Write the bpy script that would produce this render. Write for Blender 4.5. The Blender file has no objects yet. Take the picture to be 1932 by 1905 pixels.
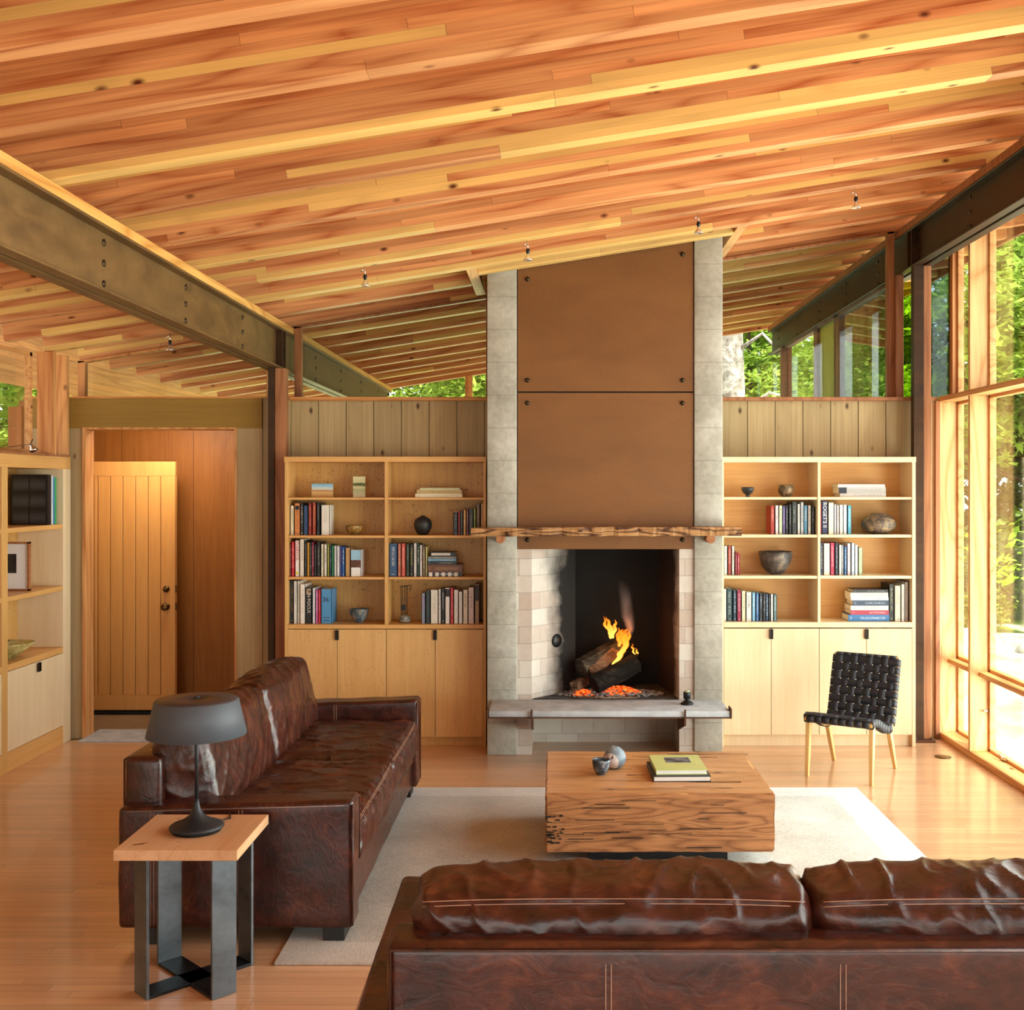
import bpy, bmesh, math, random
from math import pi, sin, cos, radians
from mathutils import Vector, Matrix, noise as mnoise

# ---------------------------------------------------------------- camera, world, sun, exposure
SC = bpy.context.scene
COL = SC.collection
F, CX, CY, EYE = 2140.0, 1045.0, 918.0, 1.90
cd = bpy.data.cameras.new('camera')
cam = bpy.data.objects.new('camera', cd)
COL.objects.link(cam)
cam.location = (0, 0, EYE)
cam.rotation_euler = (pi / 2, 0, 0)
cd.sensor_width = 36.0
cd.lens = 36.0 * F / 1932.0
cd.shift_x = -(CX - 966.0) / 1932.0
cd.shift_y = -(952.5 - CY) / 1932.0
cd.clip_end = 300
SC.camera = cam
SC.view_settings.view_transform = 'Standard'
SC.view_settings.look = 'None'
SC.view_settings.exposure = 0.3
SC.view_settings.gamma = 1.0
SC.cycles.use_denoising = True
SC.cycles.max_bounces = 9
SC.cycles.diffuse_bounces = 5
SC.cycles.use_adaptive_sampling = True
SC.cycles.adaptive_threshold = 0.045
SC.cycles.glossy_bounces = 4
SC.cycles.transparent_max_bounces = 12
SC.cycles.sample_clamp_indirect = 8.0
SC.cycles.caustics_reflective = False
SC.cycles.caustics_refractive = False

world = bpy.data.worlds.new('sky')
SC.world = world
world.use_nodes = True
wn = world.node_tree
wn.nodes.clear()
wo = wn.nodes.new('ShaderNodeOutputWorld')
wb = wn.nodes.new('ShaderNodeBackground')
wt = wn.nodes.new('ShaderNodeTexCoord')
wx = wn.nodes.new('ShaderNodeSeparateXYZ')
wr = wn.nodes.new('ShaderNodeValToRGB')
wr.color_ramp.elements[0].position = 0.0
wr.color_ramp.elements[0].color = (0.95, 1.0, 0.99, 1)
wr.color_ramp.elements[1].position = 0.8
wr.color_ramp.elements[1].color = (0.80, 0.93, 1.0, 1)
wn.links.new(wt.outputs['Generated'], wx.inputs[0])
wn.links.new(wx.outputs['Z'], wr.inputs[0])
wn.links.new(wr.outputs[0], wb.inputs[0])
wb.inputs[1].default_value = 2.2
wn.links.new(wb.outputs[0], wo.inputs[0])

sd = bpy.data.lights.new('sun', 'SUN')
sd.energy = 10.5
sd.angle = radians(0.8)
sd.color = (1.0, 0.93, 0.82)
sun = bpy.data.objects.new('sun', sd)
COL.objects.link(sun)
sun.location = (6, -12, 18)
sun.rotation_euler = Vector((0.26, -0.50, 0.82)).to_track_quat('Z', 'Y').to_euler()

def daylight(name, loc, size, aim, energy, col=(1, .98, .95)):
    ld = bpy.data.lights.new(name, 'AREA')
    ld.shape = 'RECTANGLE'
    ld.size, ld.size_y = size
    ld.energy = energy
    ld.color = col
    o = bpy.data.objects.new(name, ld)
    COL.objects.link(o)
    o.location = loc
    o.rotation_euler = (Vector(loc) - Vector(aim)).to_track_quat('Z', 'Y').to_euler()
    return o
# daylight lamps: unseen area lights added to brighten room, ceiling and soffits
daylight('window_daylight', (3.7, 4.6, 2.0), (7.5, 3.4), (0.0, 4.9, 1.4), 270, (.95, 1, .98))  # added outside the windows to strengthen the light from the right
daylight('rear_fill', (-0.4, -2.9, 1.3), (6.4, 2.4), (0.0, 6.0, 2.4), 40, (.95, 1, .98))  # added behind the camera as frontal fill
daylight('ceiling_uplight_fill', (3.95, 4.6, .35), (7.5, 1.0), (-1.6, 4.9, 3.6), 330, (.95, 1, .92))  # low unseen uplight, added to brighten the joist undersides
daylight('left_soffit_fill', (-6.6, 7.5, -.05), (3.0, 9.0), (-4.4, 8.0, 3.0), 160, (1, 1, .9))  # unseen fill added to lift the left-hand soffit
daylight('soffit_fill', (1.4, 16.6, -.05), (12.0, 3.0), (1.2, 11.0, 3.5), 620, (.95, 1, .55))  # unseen fill aimed up at the soffit beyond the back glass

# ---------------------------------------------------------------- helpers
def P(X, Y, d):
    """point at depth d seen at photograph pixel (X, Y): used to take measurements"""
    return Vector(((X - CX) * d / F, d, EYE - (Y - CY) * d / F))
def px(X, d): return (X - CX) * d / F
def pz(Y, d): return EYE - (Y - CY) * d / F

def lin(h):
    h = h.lstrip('#')
    o = []
    for i in (0, 2, 4):
        c = int(h[i:i + 2], 16) / 255
        o.append(c / 12.92 if c <= 0.04045 else ((c + 0.055) / 1.055) ** 2.4)
    return (o[0], o[1], o[2], 1)
def rgba(c): return lin(c) if isinstance(c, str) else (tuple(c) + (1,))[:4]

class MB:
    def __init__(s): s.bm = bmesh.new()
    def box(s, x0, x1, y0, y1, z0, z1, mi=0, M=None):
        x0, x1 = min(x0, x1), max(x0, x1); y0, y1 = min(y0, y1), max(y0, y1); z0, z1 = min(z0, z1), max(z0, z1)
        vs = [s.bm.verts.new((x, y, z)) for x in (x0, x1) for y in (y0, y1) for z in (z0, z1)]
        if M: 
            for v in vs: v.co = M @ v.co
        for f in ((0, 1, 3, 2), (4, 6, 7, 5), (0, 4, 5, 1), (2, 3, 7, 6), (0, 2, 6, 4), (1, 5, 7, 3)):
            fc = s.bm.faces.new([vs[i] for i in f]); fc.material_index = mi
        return s
    def prism(s, pts, axis, a, b, mi=0, M=None):
        """pts: 2-D outline; axis: 0/1/2 the extrusion axis from a to b"""
        def mk(p, t):
            return Vector((t, p[0], p[1]) if axis == 0 else (p[0], t, p[1]) if axis == 1 else (p[0], p[1], t))
        A = [s.bm.verts.new(M @ mk(p, a) if M else mk(p, a)) for p in pts]
        B = [s.bm.verts.new(M @ mk(p, b) if M else mk(p, b)) for p in pts]
        n = len(pts)
        fs = [s.bm.faces.new(A), s.bm.faces.new(B[::-1])]
        for i in range(n): fs.append(s.bm.faces.new((A[i], B[i], B[(i + 1) % n], A[(i + 1) % n])))
        for f in fs: f.material_index = mi
        return s
    def tube(s, pts, r, n=8, mi=0, cap=True):
        pts = [Vector(p) for p in pts]
        rs = r if isinstance(r, (list, tuple)) else [r] * len(pts)
        rings = []
        up = None
        for i, p in enumerate(pts):
            d = (pts[min(i + 1, len(pts) - 1)] - pts[max(i - 1, 0)]).normalized()
            if up is None: up = Vector((0, 0, 1)) if abs(d.z) < .9 else Vector((0, 1, 0))
            u = d.cross(up).normalized(); w = u.cross(d).normalized(); up = w
            rings.append([s.bm.verts.new(p + (u * cos(2 * pi * k / n) + w * sin(2 * pi * k / n)) * rs[i]) for k in range(n)])
        for a, b in zip(rings, rings[1:]):
            for k in range(n):
                f = s.bm.faces.new((a[k], a[(k + 1) % n], b[(k + 1) % n], b[k])); f.material_index = mi; f.smooth = True
        if cap:
            f = s.bm.faces.new(rings[0][::-1]); f.material_index = mi
            f = s.bm.faces.new(rings[-1]); f.material_index = mi
        return s
    def lathe(s, prof, c=(0, 0, 0), n=32, mi=0, wob=0, seed=0):
        c = Vector(c); rings = []
        for (r, z) in prof:
            if r < 1e-5: rings.append([s.bm.verts.new(c + Vector((0, 0, z)))])
            else:
                ring = []
                for k in range(n):
                    a = 2 * pi * k / n
                    q = 1 + wob * mnoise.noise(Vector((cos(a) * 1.3 + seed, sin(a) * 1.3, z * 9)))
                    ring.append(s.bm.verts.new(c + Vector((r * q * cos(a), r * q * sin(a), z + wob * .35 * r * mnoise.noise(Vector((cos(a) * 1.7, sin(a) * 1.7 + seed, 3)))))))
                rings.append(ring)
        for a, b in zip(rings, rings[1:]):
            for k in range(n):
                k2 = (k + 1) % n
                if len(a) == 1 and len(b) == 1: break
                if len(a) == 1: f = s.bm.faces.new((a[0], b[k2], b[k]))
                elif len(b) == 1: f = s.bm.faces.new((a[k], a[k2], b[0]))
                else: f = s.bm.faces.new((a[k], a[k2], b[k2], b[k]))
                f.material_index = mi; f.smooth = True
        return s
    def quad(s, a, b, c, d, mi=0):
        f = s.bm.faces.new([s.bm.verts.new(v) for v in (a, b, c, d)]); f.material_index = mi
        return s
    def move(s, v):
        bmesh.ops.translate(s.bm, verts=s.bm.verts, vec=v); return s
    def build(s, name, mats, parent=None, bevel=0, seg=2, smooth=False, world=True):
        """one mesh object; with a parent, world-space shapes are re-based on the parent's origin"""
        if parent is not None and world:
            bmesh.ops.translate(s.bm, verts=s.bm.verts, vec=-root_loc(parent))
        bmesh.ops.recalc_face_normals(s.bm, faces=s.bm.faces)
        me = bpy.data.meshes.new(name)
        s.bm.to_mesh(me); s.bm.free()
        if not isinstance(mats, (list, tuple)): mats = [mats]
        for m in mats: me.materials.append(m)
        if smooth:
            for p in me.polygons: p.use_smooth = True
        o = bpy.data.objects.new(name, me)
        COL.objects.link(o)
        if parent is not None: o.parent = parent
        if bevel:
            b = o.modifiers.new('bevel', 'BEVEL'); b.width = bevel; b.segments = seg; b.limit_method = 'ANGLE'; b.angle_limit = radians(40)
        return o

def root_loc(o):
    v = Vector(o.location)
    while o.parent is not None:
        o = o.parent; v += Vector(o.location)
    return v

def thing(name, label, cat, loc=(0, 0, 0), rz=0, group=None):
    o = bpy.data.objects.new(name, None)
    COL.objects.link(o)
    o.empty_display_size = .1
    o.location = loc; o.rotation_euler = (0, 0, rz)
    return tag(o, label, cat, group)
def tag(o, label=None, cat=None, group=None, kind=None):
    if label: o['label'] = label
    if cat: o['category'] = cat
    if group: o['group'] = group
    if kind: o['kind'] = kind
    return o
def struct(mb, name, m, bevel=0, parent=None):
    o = mb.build(name, m, parent, bevel)
    if parent is None: o['kind'] = 'structure'
    return o
def rbox(mb, x0, x1, y0, y1, z0, z1, r=.02, seg=3, M=None, mi=0):
    t = bmesh.new()
    bmesh.ops.create_cube(t, size=1)
    for v in t.verts: v.co = Vector(((x0 + x1) / 2 + v.co.x * (x1 - x0), (y0 + y1) / 2 + v.co.y * (y1 - y0), (z0 + z1) / 2 + v.co.z * (z1 - z0)))
    bmesh.ops.bevel(t, geom=t.edges[:], offset=r, segments=seg, affect='EDGES', profile=.5)
    if M: bmesh.ops.transform(t, matrix=M, verts=t.verts)
    for f in t.faces: f.material_index = mi; f.smooth = True
    me = bpy.data.meshes.new('t'); t.to_mesh(me); t.free(); mb.bm.from_mesh(me); bpy.data.meshes.remove(me)
    return mb
def lettering(s, size, mat, parent, loc, rot=(pi / 2, 0, 0), name='lettering', depth=.0006, sx=1):
    cu = bpy.data.curves.new('t', 'FONT'); cu.body = s; cu.size = size; cu.extrude = depth
    cu.align_x = 'CENTER'; cu.align_y = 'CENTER'; cu.resolution_u = 2
    t = bpy.data.objects.new('t', cu); COL.objects.link(t)
    bpy.context.view_layer.update()
    me = bpy.data.meshes.new_from_object(t.evaluated_get(bpy.context.evaluated_depsgraph_get()))
    bpy.data.objects.remove(t); bpy.data.curves.remove(cu)
    me.materials.clear(); me.materials.append(mat)
    o = bpy.data.objects.new(name, me); COL.objects.link(o); o.parent = parent
    o.location = Vector(loc) - root_loc(parent); o.rotation_euler = rot; o.scale = (sx, 1, 1)
    return o

# ---------------------------------------------------------------- node helpers and materials
class NT:
    def __init__(s, name):
        s.m = bpy.data.materials.new(name); s.m.use_nodes = True
        s.t = s.m.node_tree; s.t.nodes.clear()
        s.out = s.t.nodes.new('ShaderNodeOutputMaterial')
    def set(s, sock, v):
        if isinstance(v, bpy.types.NodeSocket): s.t.links.new(v, sock)
        elif v is not None: sock.default_value = v
    def n(s, kind, props=None, **ins):
        nd = s.t.nodes.new('ShaderNode' + kind)
        for k, v in (props or {}).items(): setattr(nd, k, v)
        for k, v in ins.items():
            kk = k.replace('_', ' ')
            if k[0] == 'i' and k[1:].isdigit(): s.set(nd.inputs[int(k[1:])], v)
            else: s.set(nd.inputs[kk], v)
        return nd
    def math(s, op, a, b=None, c=None, clamp=False):
        nd = s.n('Math', {'operation': op, 'use_clamp': clamp}, i0=a)
        if b is not None: s.set(nd.inputs[1], b)
        if c is not None: s.set(nd.inputs[2], c)
        return nd.outputs[0]
    def mix(s, f, a, b, mode='MIX'):
        nd = s.n('MixRGB', {'blend_type': mode}); s.set(nd.inputs[0], f); s.set(nd.inputs[1], a); s.set(nd.inputs[2], b)
        return nd.outputs[0]
    def ramp(s, f, stops):
        nd = s.n('ValToRGB'); cr = nd.color_ramp
        while len(cr.elements) < len(stops): cr.elements.new(.5)
        for e, (p, c) in zip(cr.elements, stops): e.position = p; e.color = rgba(c)
        s.set(nd.inputs[0], f); return nd.outputs[0]
    def noise(s, v, scale=1.0, detail=4, dist=0.0, rough=.55):
        return s.n('TexNoise', None, Vector=v, Scale=scale, Detail=detail, Distortion=dist, Roughness=rough).outputs['Fac']
    def map(s, v, sc):
        return s.n('Mapping', None, Vector=v, Scale=sc).outputs[0]
    def coords(s, rnd=True):
        v = s.n('TexCoord').outputs['Object']
        if rnd:
            r = s.n('ObjectInfo').outputs['Random']
            k = s.n('CombineXYZ', None, i0=s.math('MULTIPLY', r, 37.0), i1=s.math('MULTIPLY', r, 23.0), i2=s.math('MULTIPLY', r, 51.0)).outputs[0]
            v = s.n('VectorMath', {'operation': 'ADD'}, i0=v, i1=k).outputs[0]
        return v
    def bump(s, h, strength=.3, dist=.01):
        return s.n('Bump', None, Height=h, Strength=strength, Distance=dist).outputs[0]
    def bsdf(s, color, rough=.5, metal=0.0, spec=.5, coat=0.0, normal=None, coatr=.1, sheen=0.0):
        b = s.n('BsdfPrincipled')
        s.set(b.inputs['Base Color'], color); s.set(b.inputs['Roughness'], rough); s.set(b.inputs['Metallic'], metal)
        s.set(b.inputs['Specular IOR Level'], spec); s.set(b.inputs['Coat Weight'], coat); s.set(b.inputs['Coat Roughness'], coatr)
        if sheen: s.set(b.inputs['Sheen Weight'], sheen)
        if normal is not None: s.set(b.inputs['Normal'], normal)
        s.t.links.new(b.outputs[0], s.out.inputs[0]); return s.m

def plain(name, c, rough=.5, metal=0.0, var=.12, scale=6, spec=.5, bump=0, bscale=60, coat=0):
    t = NT(name); v = t.coords()
    f = t.noise(v, scale, 4)
    c = rgba(c); d = tuple(x * (1 - var * 2) for x in c[:3]) + (1,); l = tuple(min(1, x * (1 + var)) for x in c[:3]) + (1,)
    nm = t.bump(t.noise(v, bscale, 3), bump, .004) if bump else None
    return t.bsdf(t.ramp(f, [(.3, d), (.7, l)]), rough, metal, spec, coat, nm)

def wood(name, light, dark, ax=0, gs=1.0, rough=.45, board=None, var=.12, alt=None, alt_f=.25, knot=0.0, ring=.35, fleck=0.0, coat=0.0, spec=.5, rnd=True, gap=.02, bump=.1):
    """ax: grain axis; board=(width axis, width, length axis, length): separate boards with butt joints"""
    t = NT(name)
    raw = t.n('TexCoord').outputs['Object']
    v = t.coords(rnd)
    col_mul = None; gapf = None; altf = None
    if board:
        wa, w, la, ln = board
        xyz = t.n('SeparateXYZ', None, i0=raw)
        rr = t.n('ObjectInfo').outputs['Random']
        u = t.math('ADD', t.math('DIVIDE', xyz.outputs[wa], w), .02)
        iu = t.math('FLOOR', u)
        key = t.math('ADD', iu, t.math('MULTIPLY', rr, 91.7) if rnd else 3.3)
        h1 = t.n('TexWhiteNoise', {'noise_dimensions': '1D'}, W=key).outputs['Value']
        if ln:
            q = t.math('ADD', t.math('DIVIDE', xyz.outputs[la], ln), t.math('MULTIPLY', h1, 7.0))
            iq = t.math('FLOOR', q)
        else: q = iq = None
        cv = t.n('CombineXYZ', None, i0=key, i1=iq if iq is not None else 0.0).outputs[0]
        h2 = t.n('TexWhiteNoise', {'noise_dimensions': '2D'}, Vector=cv)
        off = t.n('VectorMath', {'operation': 'SCALE'}, i0=h2.outputs['Color'], Scale=19.0).outputs[0]
        v = t.n('VectorMath', {'operation': 'ADD'}, i0=v, i1=off).outputs[0]
        col_mul = h2.outputs['Value']
        fu = t.math('FRACT', u)
        e = t.math('MINIMUM', fu, t.math('SUBTRACT', 1.0, fu))
        gapf = t.math('LESS_THAN', e, gap)
        if ln:
            fq = t.math('FRACT', q)
            gapf = t.math('MAXIMUM', gapf, t.math('LESS_THAN', fq, .0015 / ln))
        altf = t.math('LESS_THAN', t.n('SeparateColor', None, i0=h2.outputs['Color']).outputs[1], alt_f)
    s1 = [9.0 * gs] * 3; s1[ax] = .55 * gs
    s2 = [2.2 * gs] * 3; s2[ax] = .28 * gs
    s3 = [95.0 * gs] * 3; s3[ax] = 2.2 * gs
    n1 = t.noise(t.map(v, s1), 1, 4, .5)
    n2 = t.noise(t.map(v, s2), 1, 2, .3)
    fib = t.noise(t.map(v, s3), 1, 2)
    rg = t.math('PINGPONG', t.math('MULTIPLY', n2, 26.0), 1.0)
    rg = t.math('POWER', rg, 2.2)
    f = t.math('ADD', t.math('MULTIPLY', n1, .75), t.math('ADD', t.math('MULTIPLY', rg, ring), t.math('MULTIPLY', t.math('SUBTRACT', fib, .5), .7)))
    f = t.math('SUBTRACT', f, .12, clamp=True)
    L, D = rgba(light), rgba(dark)
    c = t.ramp(f, [(.12, L), (.85, D)])
    if alt:
        A = rgba(alt); A2 = tuple(x * .72 for x in A[:3]) + (1,)
        c = t.mix(altf if altf is not None else alt_f, c, t.ramp(f, [(.1, A), (.95, A2)]))
    if col_mul is not None:
        k = t.math('ADD', t.math('MULTIPLY', col_mul, var * 2), 1 - var)
        kk = t.n('CombineXYZ', None, i0=k, i1=k, i2=k).outputs[0]
        c = t.mix(1.0, c, kk, 'MULTIPLY')
    else:
        r = t.n('ObjectInfo').outputs['Random']
        k = t.math('ADD', t.math('MULTIPLY', r, var * 2), 1 - var)
        kk = t.n('CombineXYZ', None, i0=k, i1=k, i2=k).outputs[0]
        c = t.mix(1.0, c, kk, 'MULTIPLY')
    if knot:
        sk = [9.0] * 3; sk[ax] = 5.0
        vd = t.n('TexVoronoi', None, Vector=t.map(v, sk), Scale=1.0)
        hit = t.math('LESS_THAN', t.n('SeparateColor', None, i0=vd.outputs['Color']).outputs[0], knot)
        kf = t.math('MULTIPLY', hit, t.math('SUBTRACT', 1.0, t.math('DIVIDE', vd.outputs['Distance'], .17), clamp=True))
        kf = t.math('MULTIPLY', kf, 1.4, clamp=True)
        c = t.mix(kf, c, (D[0] * .28, D[1] * .2, D[2] * .2, 1))
    if fleck:
        sf = [80.0] * 3; sf[ax] = 42.0
        ff = t.math('GREATER_THAN', t.noise(t.map(v, sf), 1, 1, 1.2), .66)
        zone = t.math('GREATER_THAN', t.noise(t.map(v, [4, 4, 4]), 1, 2), .42)
        c = t.mix(t.math('MULTIPLY', t.math('MULTIPLY', ff, zone), fleck), c, (D[0] * .45, D[1] * .38, D[2] * .35, 1))
    if gapf is not None: c = t.mix(t.math('MULTIPLY', gapf, .8), c, (D[0] * .12, D[1] * .1, D[2] * .1, 1))
    nm = t.bump(fib, bump, .002)
    return t.bsdf(c, rough, 0.0, spec, coat, nm)

M = {}
M['joist'] = wood('fir_glulam', '#d69c68', '#9c5028', 0, .9, .5, board=(2, .0405, 0, 2.3), var=.15, alt='#e0b870', alt_f=.33, knot=.42, ring=.42, gap=.006, spec=.3)
M['deck'] = wood('fir_decking', '#d3955a', '#a8602c', 1, .8, .55, board=(0, .14, 1, 2.8), var=.12, knot=.1, spec=.3)
M['fir_v'] = wood('fir_post', '#dba064', '#a35b28', 2, 1.0, .5, var=.08, knot=.16, spec=.35)
M['fir_y'] = wood('fir_rail', '#dba468', '#a6622c', 1, 1.0, .5, var=.08, knot=.08, spec=.35)
M['fir_x'] = wood('fir_trim', '#d79c5c', '#a2612c', 0, 1.0, .5, var=.08, knot=.05, spec=.35)
M['fin'] = wood('fir_window_fin', '#e3bb80', '#b8793c', 2, 1.2, .5, var=.06, knot=.2, spec=.35)
M['redwood'] = wood('stained_fir', '#a8714a', '#7a4626', 2, 1.2, .5, var=.08, spec=.35)
M['plate'] = wood('nailer_plate', '#dcae62', '#b87a36', 1, 1.0, .5, var=.06, ring=.5, spec=.3)
M['oak'] = wood('oak_case', '#d6a866', '#b98443', 2, 1.6, .42, var=.03, ring=.06, fleck=.10, spec=.4)
M['oak_x'] = wood('oak_shelf', '#d9a765', '#bd8646', 0, 1.6, .42, var=.03, ring=.06, spec=.4)
M['oak_y'] = wood('oak_side_shelf', '#d9a765', '#bd8646', 1, 1.6, .42, var=.03, ring=.06, spec=.4)
M['oak_back'] = wood('oak_back', '#d2a45e', '#b07e3c', 2, 1.3, .45, var=.02, ring=.08, fleck=.75, spec=.4)
M['oak_door'] = wood('oak_door', '#dcb174', '#c28f52', 2, 1.5, .42, var=.03, ring=.08, fleck=.25, spec=.4)
M['oak_pale'] = wood('pale_oak', '#e6d0aa', '#d5b78a', 2, 1.5, .42, var=.03, ring=.06, fleck=.06, spec=.4)
M['board'] = wood('wall_board', '#b79f77', '#94794f', 2, .8, .55, var=.06, knot=.3, ring=.12, spec=.3)
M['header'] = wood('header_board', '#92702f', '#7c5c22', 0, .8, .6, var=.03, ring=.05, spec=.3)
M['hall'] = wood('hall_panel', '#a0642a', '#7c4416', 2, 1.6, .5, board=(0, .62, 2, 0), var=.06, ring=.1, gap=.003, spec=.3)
M['door'] = wood('fir_door', '#e2a860', '#cf8e47', 2, 1.6, .42, var=.03, ring=.08, spec=.4)
M['floor'] = wood('fir_floor', '#d8ad86', '#b98660', 0, 1.0, .28, board=(1, .057, 0, 1.35), var=.10, ring=.10, gap=.012, spec=.5, rnd=False, coat=.5)
M['tabletop'] = wood('reclaimed_fir', '#cf9f6c', '#9c6a3a', 0, 1.3, .38, var=.02, ring=.3, knot=.3, spec=.4, bump=.3)
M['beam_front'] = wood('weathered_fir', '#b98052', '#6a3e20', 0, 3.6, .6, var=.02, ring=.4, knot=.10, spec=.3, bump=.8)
M['alder'] = wood('alder_top', '#dcb086', '#c08a5a', 1, 1.2, .45, var=.02, ring=.2, knot=.12, spec=.4)
M['ash'] = wood('ash_leg', '#dcb678', '#bf9148', 2, 2.0, .42, var=.02, ring=.1, spec=.4)
M['mantel'] = wood('spalted_fir', '#b98a58', '#4a2a18', 0, 2.8, .5, var=.02, ring=.8, knot=.5, spec=.4, bump=.9)
M['pegwood'] = wood('peg', '#a9714a', '#8a5430', 1, 2, .5, var=.02, spec=.3)

def steel(name, c, c2, rough=.5, metal=.6, sc=3):
    t = NT(name); v = t.coords()
    a = t.noise(t.map(v, (1.2, 1.2, 3)), sc, 6, .6); b = t.noise(v, 40, 3)
    c_ = t.ramp(t.math('ADD', t.math('MULTIPLY', a, .8), t.math('MULTIPLY', b, .2)), [(.32, c), (.68, c2)])
    return t.bsdf(c_, t.math('ADD', rough - .1, t.math('MULTIPLY', a, .25)), metal, .5, 0, t.bump(b, .05, .002))
M['beam_steel'] = steel('weathered_steel', '#5c4322', '#7c5c32', .55, .35)
M['dark_steel'] = steel('dark_steel', '#2e1d10', '#4b3018', .5, .5)
M['corten'] = steel('rusted_steel_panel', '#6a421a', '#7d5024', .5, .2, 1.2)
M['rust'] = steel('rusty_bracket', '#4a2e1d', '#6b4228', .6, .4)
M['bolt'] = steel('bolt_steel', '#32261a', '#54432f', .4, .7, 30)
M['raw_steel'] = steel('raw_steel_leg', '#545a5e', '#7b8389', .34, .85, 2)
M['black_metal'] = plain('black_metal', '#15171b', .4, .3)
M['handle'] = plain('bronze_tab', '#2c231d', .45, .5)
M['brass'] = plain('aged_brass', '#7d6338', .35, .9)
M['chrome'] = plain('chrome', '#d8d8d8', .12, 1.0, 0)
M['lamp_shade'] = plain('lamp_shade', '#4a4f56', .55, .0, .03, spec=.4)
M['lamp_top'] = plain('lamp_cap', '#3c3436', .4, .0, .03)
M['lamp_black'] = plain('lamp_base_black', '#1b1e23', .5, .0, .03)

def concrete():
    t = NT('board_formed_concrete'); v = t.coords(False)
    z = t.n('SeparateXYZ', None, i0=v).outputs[2]
    a = t.noise(v, 3, 6, .4); b = t.noise(v, 26, 5)
    c = t.ramp(t.math('ADD', t.math('MULTIPLY', a, .7), t.math('MULTIPLY', b, .3)), [(.35, '#8f8c80'), (.52, '#a9a69b'), (.7, '#c0beb5')])
    wig = t.math('MULTIPLY', t.noise(v, 14, 3), .012)
    fz = t.math('FRACT', t.math('DIVIDE', t.math('ADD', z, wig), .232))
    line = t.math('LESS_THAN', fz, .022)
    c = t.mix(t.math('MULTIPLY', line, .38), c, rgba('#5d5b52'))
    pore = t.math('GREATER_THAN', t.noise(v, 75, 1), .76)
    c = t.mix(t.math('MULTIPLY', pore, .75), c, rgba('#4b4942'))
    h = t.math('SUBTRACT', b, t.math('ADD', line, t.math('MULTIPLY', pore, .8)))
    return t.bsdf(c, .8, 0.0, .3, 0, t.bump(h, .5, .006))
M['concrete'] = concrete()
M['slab'] = plain('hearth_concrete', '#b4babf', .75, 0, .12, 9, .3, .35, 120)
def brick():
    t = NT('firebrick'); v = t.coords(False)
    s = t.n('SeparateXYZ', None, i0=v)
    z = t.math('ADD', s.outputs[2], .06)
    run = t.math('ADD', s.outputs[0], s.outputs[1])
    row = t.math('FLOOR', t.math('DIVIDE', z, .1205))
    fz = t.math('FRACT', t.math('DIVIDE', z, .1205))
    u = t.math('ADD', t.math('DIVIDE', run, .235), t.math('MULTIPLY', row, .5))
    fu = t.math('FRACT', u)
    mort = t.math('MAXIMUM', t.math('LESS_THAN', fz, .035), t.math('LESS_THAN', fu, .018))
    h = t.n('TexWhiteNoise', {'noise_dimensions': '2D'}, Vector=t.n('CombineXYZ', None, i0=row, i1=t.math('FLOOR', u)).outputs[0]).outputs['Value']
    c = t.ramp(t.math('ADD', t.math('MULTIPLY', h, .6), t.math('MULTIPLY', t.noise(v, 18, 4), .4)), [(.2, '#b8a79a'), (.8, '#cfc8be')])
    c = t.mix(t.math('MULTIPLY', mort, .6), c, rgba('#7b7a78'))
    # soot baked onto the brick deeper in the firebox, with a ragged edge
    edge = t.math('ADD', s.outputs[1], t.math('MULTIPLY', t.math('SUBTRACT', t.noise(v, 5, 5), .5), .22))
    xx = t.math('GREATER_THAN', s.outputs[0], .435)
    start = t.math('SUBTRACT', .13, t.math('MULTIPLY', xx, .10))
    soot = t.math('DIVIDE', t.math('SUBTRACT', edge, start), .16, clamp=True)
    inside = t.math('GREATER_THAN', s.outputs[2], .36)
    soot = t.math('MULTIPLY', soot, inside)
    c = t.mix(t.math('MULTIPLY', soot, .985), c, t.ramp(xx, [(.4, (.006, .006, .006)), (.6, (.02, .008, .006))]))
    return t.bsdf(c, t.math('ADD', .7, t.math('MULTIPLY', soot, .2)), 0.0, .3, 0, t.bump(t.math('SUBTRACT', t.noise(v, 60, 3), mort), .3, .004))
M['brick'] = brick()
def leather():
    t = NT('brown_leather'); v = t.coords()
    a = t.noise(v, 4.5, 6, 1.2); b = t.noise(t.map(v, (9, 22, 16)), 1, 5, 2.0)
    g = t.noise(v, 220, 2)
    c = t.ramp(t.math('ADD', t.math('MULTIPLY', a, .6), t.math('MULTIPLY', b, .4)), [(.36, '#230e08'), (.54, '#431c12'), (.76, '#703a22')])
    cr = t.n('TexVoronoi', {'feature': 'DISTANCE_TO_EDGE'}, Vector=t.n('VectorMath', {'operation': 'ADD'}, i0=t.map(v, (5, 9, 7)), i1=t.n('VectorMath', {'operation': 'SCALE'}, i0=t.n('TexNoise', None, Vector=v, Scale=7.0, Detail=3).outputs['Color'], Scale=1.6).outputs[0]).outputs[0], Scale=1.0).outputs['Distance']
    crease = t.math('SUBTRACT', 1.0, t.math('MULTIPLY', cr, 16.0), clamp=True)
    crm = t.math('MULTIPLY', crease, t.math('GREATER_THAN', t.noise(v, 3.2, 2), .5))
    c = t.mix(t.math('MULTIPLY', crm, .07), c, rgba('#8c5a44'))
    h = t.math('ADD', t.math('MULTIPLY', b, .6), t.math('ADD', t.math('MULTIPLY', g, .05), t.math('MULTIPLY', crm, -.07)))
    return t.bsdf(c, t.math('ADD', .20, t.math('MULTIPLY', a, .2)), 0.0, .45, .15, t.bump(h, .22, .012), .25)
M['leather'] = leather()
M['stitch'] = plain('stitch_thread', '#a9806a', .7)
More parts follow.
